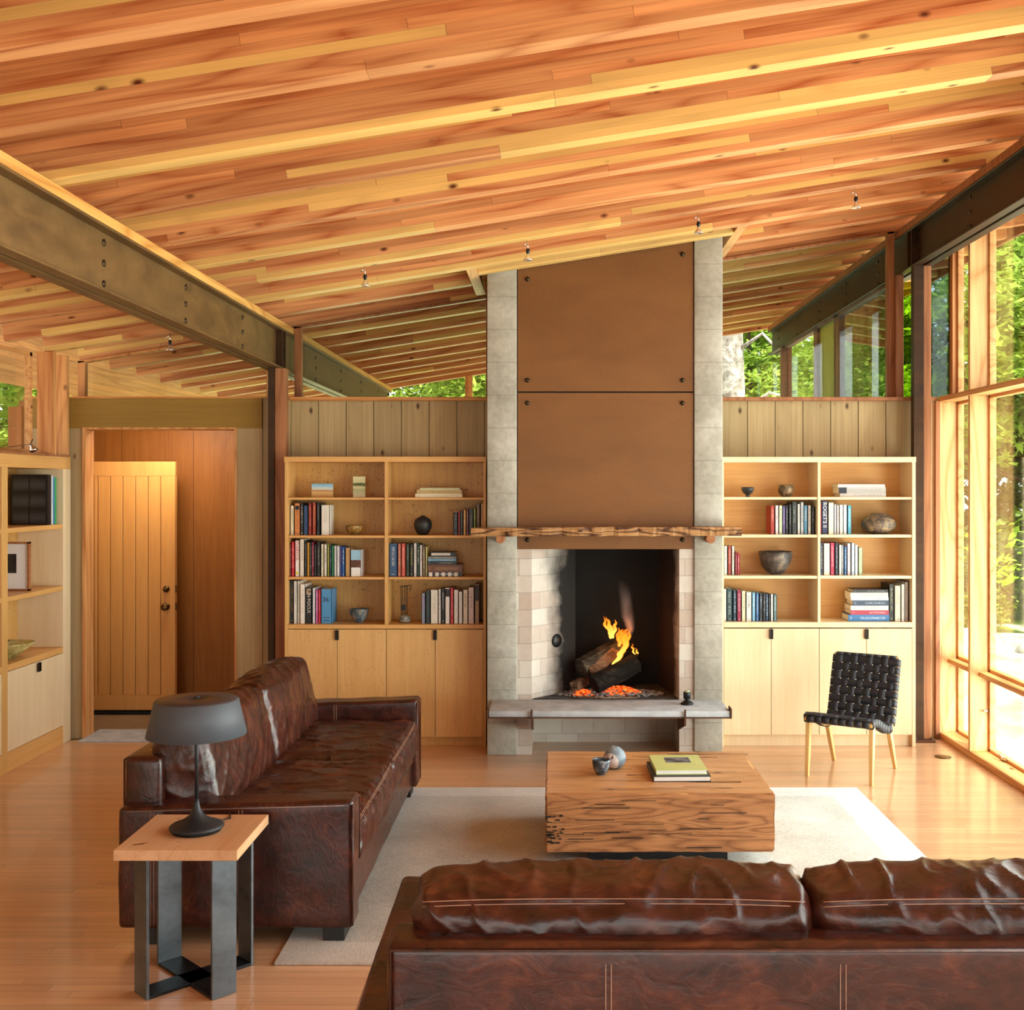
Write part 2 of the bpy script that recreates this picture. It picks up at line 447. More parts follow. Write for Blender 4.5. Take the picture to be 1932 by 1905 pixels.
M['black_wood'] = plain('ebonised_foot', '#17130f', .5)
def rug():
    t = NT('wool_rug'); v = t.coords(False)
    s = t.n('SeparateXYZ', None, i0=v)
    x, y = s.outputs[0], s.outputs[1]
    ex = t.math('SUBTRACT', 1.505, t.math('ABSOLUTE', x)); ey = t.math('SUBTRACT', 1.31, t.math('ABSOLUTE', y))
    e = t.math('MINIMUM', ex, ey)
    e = t.math('ADD', e, t.math('MULTIPLY', t.math('SUBTRACT', t.noise(v, 25, 3), .5), .02))
    w = t.noise(t.map(v, (30, 160, 1)), 1, 3); w2 = t.noise(t.map(v, (140, 24, 1)), 1, 3); big = t.noise(v, 2.2, 5)
    k = t.math('ADD', t.math('MULTIPLY', w, .3), t.math('ADD', t.math('MULTIPLY', w2, .3), t.math('MULTIPLY', big, .4)))
    field = t.ramp(k, [(.38, '#928d81'), (.62, '#c8c5ba')])
    band = t.ramp(k, [(.38, '#aeaba3'), (.62, '#d5d3cd')])
    c = t.mix(t.math('GREATER_THAN', e, .20), band, field)
    return t.bsdf(c, .95, 0.0, .1, 0, t.bump(k, .7, .006), sheen=.3)
M['rug'] = rug()
def strapm():
    t = NT('black_webbing'); v = t.coords(False)
    w = t.noise(v, 300, 2)
    return t.bsdf(t.ramp(w, [(.3, '#0c0e14'), (.7, '#232834')]), .55, 0.0, .5, 0, t.bump(w, .2, .001))
M['strap'] = strapm()
def glass(name, tint=(1, 1, 1), ior=1.5, haze=0.0):
    t = NT(name)
    bk = t.n('NewGeometry').outputs['Backfacing']
    io = t.math('ADD', ior, t.math('MULTIPLY', bk, 1.0 / ior - ior))
    fr = t.n('Fresnel', None, IOR=io).outputs[0]
    tr = t.n('BsdfTransparent', None, Color=rgba(tint)).outputs[0]
    gl = t.n('BsdfGlossy', None, Roughness=0.0, Color=(1, 1, 1, 1)).outputs[0]
    mx = t.n('MixShader', None, i0=fr, i1=tr, i2=gl)
    t.t.links.new(mx.outputs[0], t.out.inputs[0]); return t.m
M['glass'] = glass('window_glass', (.97, .99, .98))
M['glass_dark'] = glass('dim_interior_glass', (.30, .40, .40), 1.7)  # dark tint stands in for the dim interior behind the pane
M['glass_shade'] = glass('shaded_glass', (.42, .50, .52), 1.35)
M['glass_green'] = glass('green_glass', (.62, .78, .22), 1.3)

# ---------------------------------------------------------------- room shell
S = .159; Z0 = 3.475; SA = math.atan(S)
def roof_z(x): return Z0 + S * x
RM = Matrix.Translation((0, 0, Z0)) @ Matrix.Rotation(-SA, 4, 'Y')
def roofed(o, y=0.0):
    o.matrix_world = Matrix.Translation((0, y, 0)) @ RM; return o
XL, XR, XW = -3.63, 2.914, 3.045      # cabinet plane, inner window-wall plane, glass frame plane
YW = 8.62

struct(MB().box(-4.0, 3.12, -3.2, 8.52, -.06, 0), 'floor', M['floor'])
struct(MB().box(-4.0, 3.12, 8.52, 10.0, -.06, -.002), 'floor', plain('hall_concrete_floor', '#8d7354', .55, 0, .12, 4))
JC = 1 / cos(SA)
def joist(y, xa, xb, nm='ceiling_beam'):
    o = MB().box(xa * JC, xb * JC, -.045, .045, 0, .24).build(nm, M['joist'], bevel=.004, seg=1)
    o['kind'] = 'structure'
    return roofed(o, y)
base = joist(4.055, -3.72, 4.05)
for i in range(-11, 18):
    y = 4.055 + .61 * i
    if i == 0: continue
    if i == 7:
        joist(y, -3.72, -.60); joist(y, 1.33, 4.05); continue
    if i == 8 :
        joist(y, -3.72, -.60); joist(y, 1.33, 4.05); continue
    c = base.copy(); COL.objects.link(c); roofed(c, y)
joist(7.97, -.53, 1.26)
for x0 in (-.60, 1.26):
    o = MB().box(x0 * JC, (x0 + .07) * JC, 7.76, 8.93, .002, .238).build('ceiling_beam', M['fir_y']); o['kind'] = 'structure'; roofed(o)
o = MB().box(-5.2 * JC, 4.15 * JC, -3.1, 14.75, .24, .32).build('ceiling', M['deck']); o['kind'] = 'structure'; roofed(o)
# fascia boards closing the joist bays at the right-hand eave
o = MB().box(4.05 * JC, 4.09 * JC, -3.1, 14.75, -.02, .26).build('trim_1', M['redwood']); o['kind'] = 'structure'; roofed(o)

def fir_beam(side, label):
    s = 1 if side == 'l' else -1
    xn, zb, zt = (-2.03, 2.784, 3.088) if s == 1 else (2.676, 3.547, 3.84)
    r = thing('steel_beam', label, 'beam', (xn, 8.5, zb))
    fl = .055
    for a, nm in ((0, 'steel_channel'), (1, 'steel_channel')):
        m = MB()
        if a == 0: xo, xw = xn, xn - s * fl
        else: xo, xw = xn - s * .15, xn - s * (.15 - fl)
        m.box(xo, xw, -2.9, 14.2, zb, zb + .013); m.box(xo, xw, -2.9, 14.2, zt - .013, zt)
        m.box(xw, xw + (-s if a == 0 else s) * .009, -2.9, 14.2, zb, zt)
        m.build(nm, M['beam_steel'] if s == 1 else M['dark_steel'], r, bevel=.002, seg=1)
    MB().box(xn, xn - s * .15, -2.9, 14.2, zt, (3.135 if s == 1 else 3.895)).build('nailer_plate', M['plate'] if s == 1 else M['redwood'], r)
    m = MB()
    m.box(xn - s * .004, xn - s * fl, 8.50, 8.515, zb + .013, zt - .013).box(xn - s * .004, xn - s * fl, 8.60, 8.615, zb + .013, zt - .013)
    m.build('stiffener_plate', M['dark_steel'], r)
    ys = [5.25 + 1.17 * k for k in range(-3, 8)] if s == 1 else [7.43 + 1.06 * k for k in range(-3, 7)]
    for y in ys:
        if y < 4.2: continue
        for z in (zb + .055, zb + .15, zb + .245):
            b = MB(); xb = xn - s * fl
            b.lathe([(0, -.012), (.017, -.012), (.017, 0), (0, 0)], n=6)
            bmesh.ops.rotate(b.bm, verts=b.bm.verts, matrix=Matrix.Rotation(pi / 2 * s, 3, 'Y'))
            b.move(Vector((xb + s * .006, y, z))); b.build('bolt', M['bolt'], r)
    return r
fir_beam('l', 'long weathered steel channel beam with a pale wood plate on top, left side of ceiling')
fir_beam('r', 'dark steel channel beam running above the tall window wall')

def column(xa, xb, xc, z, label):
    r = thing('column', label, 'post', ((xa + xb) / 2, 8.5, 0))
    MB().box(xa, xb, 8.43, 8.50, .02, z).build('steel_post', M['dark_steel'], r, bevel=.002)
    MB().box(xb + .001, xc, 8.45, 8.55, .02, z).build('wood_cover', M['redwood'], r, bevel=.003)
    m = MB().box(xa - .02, xc + .02, 8.41, 8.57, 0, .02)
    m.build('base_plate', M['rust'], r, bevel=.003)
    for x in (xa + .01, xc - .005):
        MB().lathe([(.011, .02), (.011, .036), (0, .036)], (x, 8.425, 0), n=6).build('bolt', M['bolt'], r)
    return r
column(-2.125, -2.08, -2.0, 2.784, 'dark steel and wood post between the doorway and the left bookcase')
column(2.675, 2.752, 2.812, 3.547, 'reddish wood and steel post between the right bookcase and the windows')

# back wall: plank panels left and right of the chimney
def planks(x0, x1, seam, w, name):
    m = MB(); a = x0
    xs = [x0] + [seam + w * k for k in range(0, 20) if x0 + .02 < seam + w * k < x1 - .02] + [x1]
    for a, b in zip(xs, xs[1:]): m.box(a + .0025, b - .0025, YW, YW + .02, 0, 2.55)
    m.box(x0, x1, YW + .016, YW + .16, 0, 2.55)
    m.move(Vector((-seam, 0, 0)))
    o = m.build(name, PLK); o.location.x = seam; o['kind'] = 'structure'
PLK = wood('plank_panel', '#b39d74', '#8a744c', 2, .8, .55, board=(0, .2103, 2, 0), var=.10, knot=.75, ring=.12, gap=.004, spec=.3, rnd=False)
planks(-1.998, -.475, -1.998, .2103, 'wall_back')
planks(1.197, 2.80, 1.473 - .2103, .2103, 'wall_back')
struct(MB().box(-1.998, -.475, 8.56, 8.98, 2.55, 2.578), 'trim_2', M['fir_x'], .003)
struct(MB().box(1.197, 2.90, 8.56, 8.98, 2.55, 2.578), 'trim_3', M['redwood'], .003)
CREAM = wood('end_panel', '#dcc9a0', '#c2aa7c', 2, .8, .5, var=.02, knot=.3, ring=.05, spec=.3)
struct(MB().box(2.80, 2.905, 8.585, 8.78, 0, 2.55), 'wall_corner', CREAM)
# door wall
m = MB()
m.box(-4.0, -3.555, 8.56, 8.70, 0, 2.34).box(-2.408, -2.20, 8.56, 8.80, 0, 2.34).box(-2.197, -1.999, 8.565, 8.80, 0, 2.566)
struct(m, 'wall_back_door', M['board'])
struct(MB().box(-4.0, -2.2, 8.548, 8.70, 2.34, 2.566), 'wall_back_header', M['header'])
struct(MB().box(-4.0, -2.0, 8.535, 8.98, 2.566, 2.58), 'trim_4', M['fir_x'], .002)
m = MB().box(-3.555, -3.53, 8.545, 8.705, 0, 2.332).box(-2.408, -2.392, 8.545, 8.815, 0, 2.332).box(-3.555, -2.392, 8.545, 8.705, 2.332, 2.347)
struct(m, 'trim_5', M['fir_v'], .002)
struct(MB().box(-3.54, -2.39, 8.44, 8.84, 0, .012), 'trim_6', M['slab'], .004)
# hallway behind the door
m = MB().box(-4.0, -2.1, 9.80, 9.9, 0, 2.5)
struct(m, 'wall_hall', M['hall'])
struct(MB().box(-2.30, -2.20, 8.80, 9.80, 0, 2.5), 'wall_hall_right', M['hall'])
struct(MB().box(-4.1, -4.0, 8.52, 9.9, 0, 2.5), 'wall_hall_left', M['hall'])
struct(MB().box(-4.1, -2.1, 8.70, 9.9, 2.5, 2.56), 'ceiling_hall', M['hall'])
hl = daylight('hall_fill', (-3.1, 9.05, 2.45), (.5, .25), (-3.45, 9.7, .9), 14, (1, .86, .66))  # unseen area light added to brighten the hall and its door

# the ajar plank door in the hall
d0 = 9.5
r = tag(MB().box(px(177, d0), px(331, d0), d0 + .022, d0 + .045, .03, 2.11).build('door_1', M['door'], bevel=.002), 'open orange vertical-plank wooden door in the hallway', 'door', kind='structure')
r.location = (0, 0, 0)
m = MB(); gs = [177] + [184.6, 208, 231.7, 255.6, 279.6, 303] + [331]
for a, b in zip(gs, gs[1:]): m.box(px(a, d0) + .003, px(b, d0) - .003, d0, d0 + .023, pz(1311, d0) + .001, pz(898, d0) - .001)
m.build('door_plank_panel', M['door'], r, bevel=.002)
for a, b in ((.03, pz(1311, d0)), (pz(898, d0), 2.11)):
    MB().box(px(177, d0), px(331, d0), d0 - .001, d0 + .023, a, b).build('door_rail', M['door'], r, bevel=.002)
for Y, rr in ((1111, .028), (1144, .03)):
    c = P(314, Y, d0)
    t = MB().lathe([(0, 0), (rr, 0), (rr, .008), (.012, .012), (.012, .035)] + ([(.027, .042), (.03, .055), (.022, .066), (0, .068)] if Y > 1120 else [(.014, .037), (0, .038)]), n=24)
    bmesh.ops.rotate(t.bm, verts=t.bm.verts, matrix=Matrix.Rotation(pi / 2, 3, 'X'))
    t.move(Vector((c.x, d0, c.z))).build('door_knob' if Y > 1120 else 'deadbolt', M['brass'], r)
    MB().box(px(328, d0), px(331, d0) + .0015, d0 + .004, d0 + .026, c.z - .03, c.z + .03).build('latch_plate', M['handle'], r)
struct(MB().box(-3.99, -2.4, 9.46, 9.58, 0, .02), 'trim_7', M['black_metal'])

def glazing(name, frames, panes, m_frame, m_glass=None, label=None):
    """frames: boxes of the timber frame; panes: boxes of glass; returns the window with frame and pane parts"""
    t = MB()
    for b in frames: t.box(*b)
    w = t.build(name, m_frame, bevel=.002, seg=1); w['kind'] = 'structure'
    for p in panes:
        MB().box(*p).build('pane', m_glass or M['glass'], w)
    return w
# clerestory glass above the back wall (sloping head follows the joists)
def clere(name, x0, x1, zb, mat, extra=()):
    t = MB(); y0, y1 = 8.86, 8.92
    t.box(x0, x0 + .055, y0, y1, zb, roof_z(x0)).box(x1 - .055, x1, y0, y1, zb, roof_z(x1) - .003).box(x0, x1, y0, y1, zb, zb + .012)
    for e in extra: t.box(e - .02, e + .02, y0, y1, zb, roof_z(e))
    t.prism([(x0, roof_z(x0) - .02), (x1, roof_z(x1) - .02), (x1, roof_z(x1)), (x0, roof_z(x0))], 1, y0, y1)
    w = t.build(name, mat, bevel=.002, seg=1); w['kind'] = 'structure'
    g = MB().prism([(x0 + .05, zb + .01), (x1 - .05, zb + .01), (x1 - .05, roof_z(x1) - .02), (x0 + .05, roof_z(x0) - .02)], 1, 8.885, 8.891)
    g.build('pane', M['glass'], w)
clere('window_1', -2.028, -.475, 2.578, M['redwood'])
clere('window_2', 1.21, 2.66, 2.578, M['redwood'])
clere('window_3', -3.72, -2.19, 2.58, M['fir_v'])
g = glazing('window_4', [(2.66, 2.72, 8.82, 8.9, 2.578, 3.547)], [(2.70, 2.83, 8.87, 8.876, 2.578, 3.50)], M['redwood'], M['glass_green'])
g = glazing('window_5', [(2.815, 2.845, 8.60, 8.66, 2.578, roof_z(2.8)), (3.012, 3.06, 8.57, 8.66, 2.578, roof_z(3.03)), (2.815, 3.06, 8.60, 8.66, roof_z(2.8) - .03, roof_z(2.8))], [(2.84, 3.015, 8.63, 8.637, 2.578, roof_z(2.8) - .03)], M['fir_v'], M['glass_shade'])

# right-hand window wall: deep fins, sill, transom, opening sashes
FY = [8.566, 7.944, 6.70, 5.46, 4.22, 2.98, 1.74, .50, -.74, -1.98]
struct(MB().box(XR, 3.11, -3.0, 8.56, 0, .047), 'trim_8', M['fir_y'], .003)
struct(MB().box(XR - .01, 3.11, -3.0, 8.56, 2.54, 2.578), 'trim_9', M['fir_y'], .003)
for k, y in enumerate(FY):
    t = MB().box(XR, XW + .03, y, y + .036, .047, 2.54)
    struct(t, 'wall_window_post', M['fin'], .002)
    if k:
        struct(MB().box(XR, XW + .03, y, y + .036, 2.578, roof_z(XR)), 'wall_window_post', M['fin' if k > 1 else 'fin'], .002)
struct(MB().box(2.88, XR - .001, 8.555, 8.60, 0, 2.55), 'trim_10', M['redwood'], .002)
wi = 6
for a, b in zip(FY, FY[1:]):
    y0, y1 = b + .036, a
    fr = []
    for (z0, z1) in ((.047, .560), (.603, 2.54), (2.578, roof_z(3.05) - .01)):
        fr += [(XW, XW + .045, y0, y0 + .022, z0, z1), (XW, XW + .045, y1 - .022, y1, z0, z1), (XW, XW + .045, y0, y1, z0, z0 + .022), (XW, XW + .045, y0, y1, z1 - .022, z1)]
    pn = [(XW + .02, XW + .026, y0 + .02, y1 - .02, z0 + .02, z1 - .02) for (z0, z1) in ((.047, .560), (.603, 2.54), (2.578, roof_z(3.05) - .01))]
    fr.append((2.975, XW + .045, y0, y1, .572, .603))
    w = glazing('window_%d' % wi, fr, pn, M['fir_y']); wi += 1
    if b == 6.70:
        MB().box(XW - .012, XW, y1 - .33, y1 - .25, .055, .075).tube([(XW - .01, y1 - .29, .07), (XW - .03, y1 - .26, .085), (XW - .03, y1 - .20, .085)], .006).build('crank_handle', M['chrome'], w)
        MB().tube([(XW, y1 - .012, .33), (XW - .035, y1 - .014, .335), (XW - .05, y1 - .014, .33)], .006).build('latch', M['chrome'], w)

# left-hand wall and its clerestory
struct(MB().box(-4.08, -3.985, -3.2, 8.56, 0, 2.12), 'wall_left', M['board'])
struct(MB().box(-4.0, -3.62, -3.2, 5.58, 2.06, 2.12), 'trim_11', M['fir_y'])
struct(MB().prism([(-4.0, 2.2), (3.1, 2.2), (3.1, roof_z(3.1) + .25), (-4.0, roof_z(-4.0) + .25)], 1, -3.3, -3.2), 'wall_rear_blocker', M['board'])  # unseen upper wall, added to cut the light coming from behind
struct(MB().box(-3.82, XL, -3.0, 8.52, 2.12, 2.137), 'trim_12', M['redwood'], .002)
for y, w_ in ((8.48, .05), (8.25, .06), (7.05, .05), (5.85, .05), (4.65, .05), (3.45, .05), (2.2, .05)):
    struct(MB().box(-3.76, -3.645, y, y + w_, 2.137, roof_z(-3.72)), 'wall_clerestory_post', M['fir_v'], .002)
for y0, y1 in ((7.1, 8.18), (5.9, 7.05), (4.7, 5.85), (3.5, 4.65)):
    z1 = roof_z(-3.76) - .01; z0 = 2.137
    fr = [(-3.80, -3.76, y0, y0 + .04, z0, z1), (-3.80, -3.76, y1 - .04, y1, z0, z1), (-3.80, -3.76, y0, y1, z0, z0 + .03), (-3.80, -3.76, y0, y1, z1 - .03, z1)]
    glazing('window_%d' % wi, fr, [(-3.785, -3.779, y0 + .03, y1 - .03, z0 + .02, z1 - .02)], M['fir_y']); wi += 1
# outside: window wall under the right beam, end post, eave post, paved ground
z1 = 3.545
glazing('window_%d' % wi, [(2.69, 2.76, 8.95, 9.0, 0, z1), (2.69, 2.76, 10.72, 10.9, 0, z1), (2.69, 2.76, 8.95, 10.9, 0, .05), (2.69, 2.76, 8.95, 10.9, z1 - .03, z1)],
        [(2.72, 2.726, 9.0, 10.72, .05, z1 - .03)], M['rust'], M['glass_dark']); wi += 1
glazing('window_%d' % wi, [(2.69, 2.76, 11.6, 11.75, 0, z1), (2.69, 2.76, 10.9, 13.25, z1 - .03, z1)],
        [(2.72, 2.726, 11.75, 13.25, .05, z1 - .03)], M['rust']); wi += 1
struct(MB().box(2.72, 2.74, 10.9, 11.6, .05, z1 - .03), 'wall_outer_panel', plain('green_panel', '#8d9c2c', .4))
tag(MB().box(2.66, 2.78, 13.25, 13.33, -.12, z1).build('porch_post', M['rust'], bevel=.003), 'dark post outside carrying the far end of the right beam', 'post')
tag(MB().box(-1.12, -1.03, 14.3, 14.4, -.12, roof_z(-1.1)).build('porch_post', M['fir_v'], bevel=.003), 'thin wooden post outside beyond the high glass left of the chimney', 'post')

# ---------------------------------------------------------------- fireplace
YF = 8.03
fp = thing('fireplace', 'tall board-formed concrete fireplace with rusted steel panels and a burning firebox', 'fireplace', (.36, YF, 0))
def pier(x0, x1, nm):
    t = MB()
    t.bm.free(); t.bm = bmesh.new()
    rbox(t, x0, x1, YF, 8.80, 0, roof_z(x1) + .25, .006, 2)
    return t.build(nm, M['concrete'], fp)
pier(-.473, -.263, 'concrete_pier'); pier(.994, 1.195, 'concrete_pier')
MB().box(-.263, .994, 8.09, 8.80, 1.56, 4.0).build('chimney_core', M['black_metal'], fp)
def panel(z0, z1a, z1b, nm):
    t = MB().prism([(-.257, z0), (.988, z0), (.988, z1b), (-.257, z1a)], 1, YF + .012, YF + .03)
    return t.build(nm, M['corten'], fp, bevel=.002)
z_mid = pz(739.5, YF + .012)
p1 = panel(z_mid + .005, roof_z(-.257) + .05, roof_z(.988) + .05, 'upper_steel_panel')
p2 = panel(pz(1036, YF), z_mid - .005, z_mid - .005, 'lower_steel_panel')
def pbolt(X, Y, par):
    c = P(X, Y, YF)
    t = MB().lathe([(0, 0), (.017, 0), (.017, .005), (.010, .007), (.010, .017), (0, .018)], n=16)
    bmesh.ops.rotate(t.bm, verts=t.bm.verts, matrix=Matrix.Rotation(pi / 2, 3, 'X'))
    t.move(Vector((c.x, YF + .012, c.z))).build('bolt', M['bolt'], par)
for X, Y in ((995, 526), (1288, 479), (995, 717), (1288, 717)): pbolt(X, Y, p1)
for X, Y in ((995, 760), (1288, 760), (995, 1018), (1288, 1018)): pbolt(X, Y, p2)
# firebox
zh = .39; zt = 1.455
t = MB()
t.box(-.263, -.157, YF + .02, 8.80, 0, zt + .1)                                   # left brick return
t.box(.890, .994, YF + .02, 8.80, 0, zt + .1)
t.prism([(-.157, YF + .045), (-.157, 8.80), (.16, 8.80), (.16, 8.42)], 2, zh, zt + .1)  # splayed sides
t.prism([(.890, YF + .045), (.80, 8.66), (.80, 8.80), (.890, 8.80)], 2, zh, zt + .1)
t.box(-.16, .90, 8.66, 8.80, zh, zt + .1)
t.box(-.16, .90, 8.45, 8.80, 0, .30)
t.build('firebrick_lining', M['brick'], fp)
MB().box(-.16, .90, 8.09, 8.66, zt + .10, zt + .16).build('smoke_shelf', M['black_metal'], fp)
MB().box(-.16, .89, YF + .06, 8.66, .30, zh + .002).build('firebox_floor', plain('sooty_floor', '#4c4745', .9, 0, .35, 9), fp)
# gas-key plate on the left splay
c = Vector((-.157 + .317 * .55, 8.075 + .345 * .55, pz(1208, 8.27)))
t = MB().lathe([(0, 0), (.046, 0), (.049, .006), (.044, .014), (0, .016)], n=24)
nrm = Vector((.345, -.317, 0)).normalized()
bmesh.ops.rotate(t.bm, verts=t.bm.verts, matrix=nrm.to_track_quat('Z', 'Y').to_matrix())
t.move(c + nrm * .002).build('key_plate', M['black_metal'], fp)
# hearth slab on steel brackets
slab = MB(); rbox(slab, -.438, 1.185, 7.62, 8.04, .351, .392, .005, 2)
hs = slab.build('hearth_slab', M['slab'], fp)
MB().box(-.445, 1.19, 7.615, 8.03, .343, .351).box(-.452, -.440, 7.61, 7.70, .343, .40).box(1.187, 1.195, 7.61, 7.72, .343, .41).build('steel_tray', M['rust'], fp)
for X in (1003, 1293):
    x = px(X, 7.6)
    MB().prism([(7.600, .405), (7.614, .405), (7.614, .343), (8.03, .343), (8.03, .18), (7.600, .30)], 0, x - .006, x + .006).build('steel_bracket', M['rust'], fp)
# mantel shelf: live-edge plank on two pegs
t = bmesh.new()
mt = thing('mantel_shelf', 'rough live-edge wooden mantel plank across the fireplace', 'shelf', (.36, 7.95, pz(1011, 7.86)))
x0, x1, z0, z1 = px(888, 7.86), px(1400, 7.86), pz(1011, 7.86), pz(994.5, 7.86)
m = MB(); nseg = 110; sec = []
for i in range(nseg + 1):
    u = i / nseg; x = x0 + (x1 - x0) * u
    ro = .012 if u < .72 else .003
    yy = 7.86 + ro * mnoise.noise(Vector((x * 9, 0, 0))) + (.02 * (1 - u * 6) if u < .16 else 0) + .006 * mnoise.noise(Vector((x * 30, 2, 0)))
    zt_ = z1 + .003 * mnoise.noise(Vector((x * 11, 5, 0))) - (.008 * (1 - u / .3) if u < .3 else 0)
    zb_ = z0 + (.5 * ro) * mnoise.noise(Vector((x * 14, 9, 0))) - (.004 if u < .2 else 0)
    sec.append([m.bm.verts.new((x, yb, z)) for yb, z in ((8.029, zb_), (yy + .012, zb_), (yy, (zb_ + zt_) / 2 + .006 * mnoise.noise(Vector((x * 17, 1, 4)))), (yy + .008, zt_), (8.029, zt_))])
for a, b in zip(sec, sec[1:]):
    for k in range(5): m.bm.faces.new((a[k], a[(k + 1) % 5], b[(k + 1) % 5], b[k]))
m.bm.faces.new(sec[0]); m.bm.faces.new(sec[-1][::-1])
m.build('plank', M['mantel'], mt)
for X in (944, 1340):
    c = P(X, 1011, 7.93); t = MB().tube([(c.x, 7.90, z0 - .022), (c.x, 8.029, z0 - .022)], .032, 24)
    t.build('peg', M['pegwood'], mt, bevel=.003)

# the fire
ash = MB()
def log(name, a, b, sides, r, seed, mat, label, twist=0):
    """split log: ragged polygon section swept from a to b"""
    m = MB(); a, b = Vector(a), Vector(b); n = 14; d = (b - a).normalized()
    u = d.cross(Vector((0, 1, 0))).normalized(); w = u.cross(d); rings = []
    for i in range(n + 1):
        t_ = i / n; p = a.lerp(b, t_); ring = []
        for k, (ang, rr) in enumerate(sides):
            q = r * rr * (1 + .10 * mnoise.noise(Vector((t_ * 4 + seed, k * 3.1, 0))))
            an = radians(ang + twist * t_)
            ring.append(m.bm.verts.new(p + u * q * cos(an) + w * q * sin(an)))
        rings.append(ring)
    K = len(sides)
    for x, y in zip(rings, rings[1:]):
        for k in range(K): m.bm.faces.new((x[k], x[(k + 1) % K], y[(k + 1) % K], y[k]))
    m.bm.faces.new(rings[0][::-1]); m.bm.faces.new(rings[-1])
    return tag(m.build(name, mat, bevel=.004), label, 'log', 'firewood')
def charred(name, c1, c2, c3):
    t = NT(name); v = t.coords()
    a = t.noise(t.map(v, (6, 6, 6)), 1, 6, .8); s = t.noise(t.map(v, (30, 60, 90)), 1, 5)
    c = t.ramp(t.math('ADD', t.math('MULTIPLY', a, .6), t.math('MULTIPLY', s, .4)), [(.38, c1), (.52, c2), (.68, c3)])
    return t.bsdf(c, .85, 0.0, .2, 0, t.bump(s, 1.0, .02))
bark = charred('charred_bark', '#15110f', '#3f362c', '#6f6351'); split = charred('charred_split', '#2a1a12', '#80604a', '#b3957a')
black = charred('burnt_wood', '#060505', '#1c1612', '#493c2f')
def L(X, Y, d): return P(X, Y, d)
def q(x, y): return (1040 + x * .1449, 1130 + y * .1449)
def FQ(x, y, d): X, Y = q(x, y); return P(X, Y, d)
log('fire_log', FQ(385, 900, 8.22), FQ(900, 620, 8.48), [(20, 1.0), (75, .95), (130, 1.0), (200, .9), (260, .85), (320, .8)], .078, 1, bark, 'grey bark-covered log leaning over the fire, topmost log', 8)
log('fire_log', FQ(560, 960, 8.16), FQ(860, 680, 8.36), [(30, 1), (120, .8), (240, .9)], .055, 2, split, 'pale split log face beneath the grey bark log')
log('fire_log', FQ(560, 1120, 8.10), FQ(1110, 830, 8.26), [(10, 1.0), (60, .9), (120, 1), (190, .95), (250, .9), (310, .9)], .075, 3, black, 'black charred log lying across the front of the fire', 10)
log('fire_log', FQ(300, 1140, 8.12), FQ(440, 1060, 8.30), [(45, 1), (135, 1), (225, 1), (315, 1)], .046, 4, split, 'small square-cut wood block at left of the fire')
log('fire_log', FQ(960, 860, 8.44), FQ(1060, 640, 8.52), [(20, 1), (120, 1), (230, 1)], .07, 5, black, 'upright black log standing behind the flames')
# embers and ash bed
def lumps(cx, cy, cz, rx, ry, h, n, seed, name, mat, label, cat, s0=.006, s1=.018):
    rnd = random.Random(seed); m = MB()
    for _ in range(n):
        a = rnd.uniform(0, 2 * pi); r_ = rnd.random() ** .6
        x = cx + rx * r_ * cos(a); y = cy + ry * r_ * sin(a); z = cz + h * (1 - r_ * r_) * rnd.uniform(.2, 1)
        s_ = rnd.uniform(s0, s1)
        bmesh.ops.create_icosphere(m.bm, subdivisions=1, radius=s_, matrix=Matrix.Translation((x, y, z)) @ Matrix.Rotation(rnd.uniform(0, 6), 4, 'Z') @ Matrix.Diagonal((1.3, .9, .6, 1)))
    return tag(m.build(name, mat), label, cat, kind='stuff')
t = NT('ember'); v = t.coords(False)
e = t.noise(v, 42, 4, .5)
em = t.n('Emission', None, Color=t.ramp(e, [(.36, (.05, .006, .003)), (.48, (.9, .07, .01)), (.64, (1, .22, .03))]), Strength=1.5)
t.t.links.new(em.outputs[0], t.out.inputs[0]); M['ember'] = t.m
ashm = plain('ash', '#a3a1a0', .95, 0, .35, 30)
c = FQ(880, 1150, 8.24); lumps(c.x, 8.27, .395, .16, .10, .05, 240, 4, 'ember_bed', M['ember'], 'glowing orange embers beneath the logs', 'embers')
c = FQ(420, 1190, 8.2); lumps(c.x, 8.22, .395, .07, .07, .04, 110, 5, 'ember_bed', M['ember'], 'small patch of red embers at left under the wood block', 'embers')
lumps(.40, 8.28, .392, .40, .17, .03, 700, 6, 'ash_bed', ashm, 'grey ash and crumbled charcoal on the firebox floor', 'ash', .005, .014)
tag(MB().tube([FQ(400, 1275, 7.99) * 1, FQ(700, 1285, 7.98), FQ(1140, 1280, 7.99)], .006, 6).build('wood_stick', split), 'thin wood sliver lying along the front of the ashes', 'stick').location.z = .0
# flames: thin curved tongues
def flame_mat():
    t = NT('flame'); g = t.n('TexCoord').outputs['Generated']
    z = t.n('SeparateXYZ', None, i0=g).outputs[2]
    lw = t.n('LayerWeight', None, Blend=.35).outputs['Facing']
    ns = t.noise(t.map(t.n('TexCoord').outputs['Object'], (38, 38, 11)), 1, 3, .8)
    col = t.ramp(t.math('ADD', t.math('MULTIPLY', z, .75), t.math('MULTIPLY', lw, .55)), [(.15, (1, .58, .10)), (.55, (1, .27, .015)), (.95, (.75, .08, .005))])
    e = t.n('Emission', None, Color=col, Strength=1.7)
    a = t.math('MULTIPLY', t.math('SUBTRACT', 1.25, t.math('ADD', lw, t.math('MULTIPLY', z, .3)), clamp=True), t.math('MULTIPLY', t.math('SUBTRACT', ns, .30), 4.0, clamp=True), clamp=True)
    m = t.n('MixShader', None, i0=a, i1=t.n('BsdfTransparent').outputs[0], i2=e.outputs[0])
    t.t.links.new(m.outputs[0], t.out.inputs[0]); return t.m
FM = flame_mat()
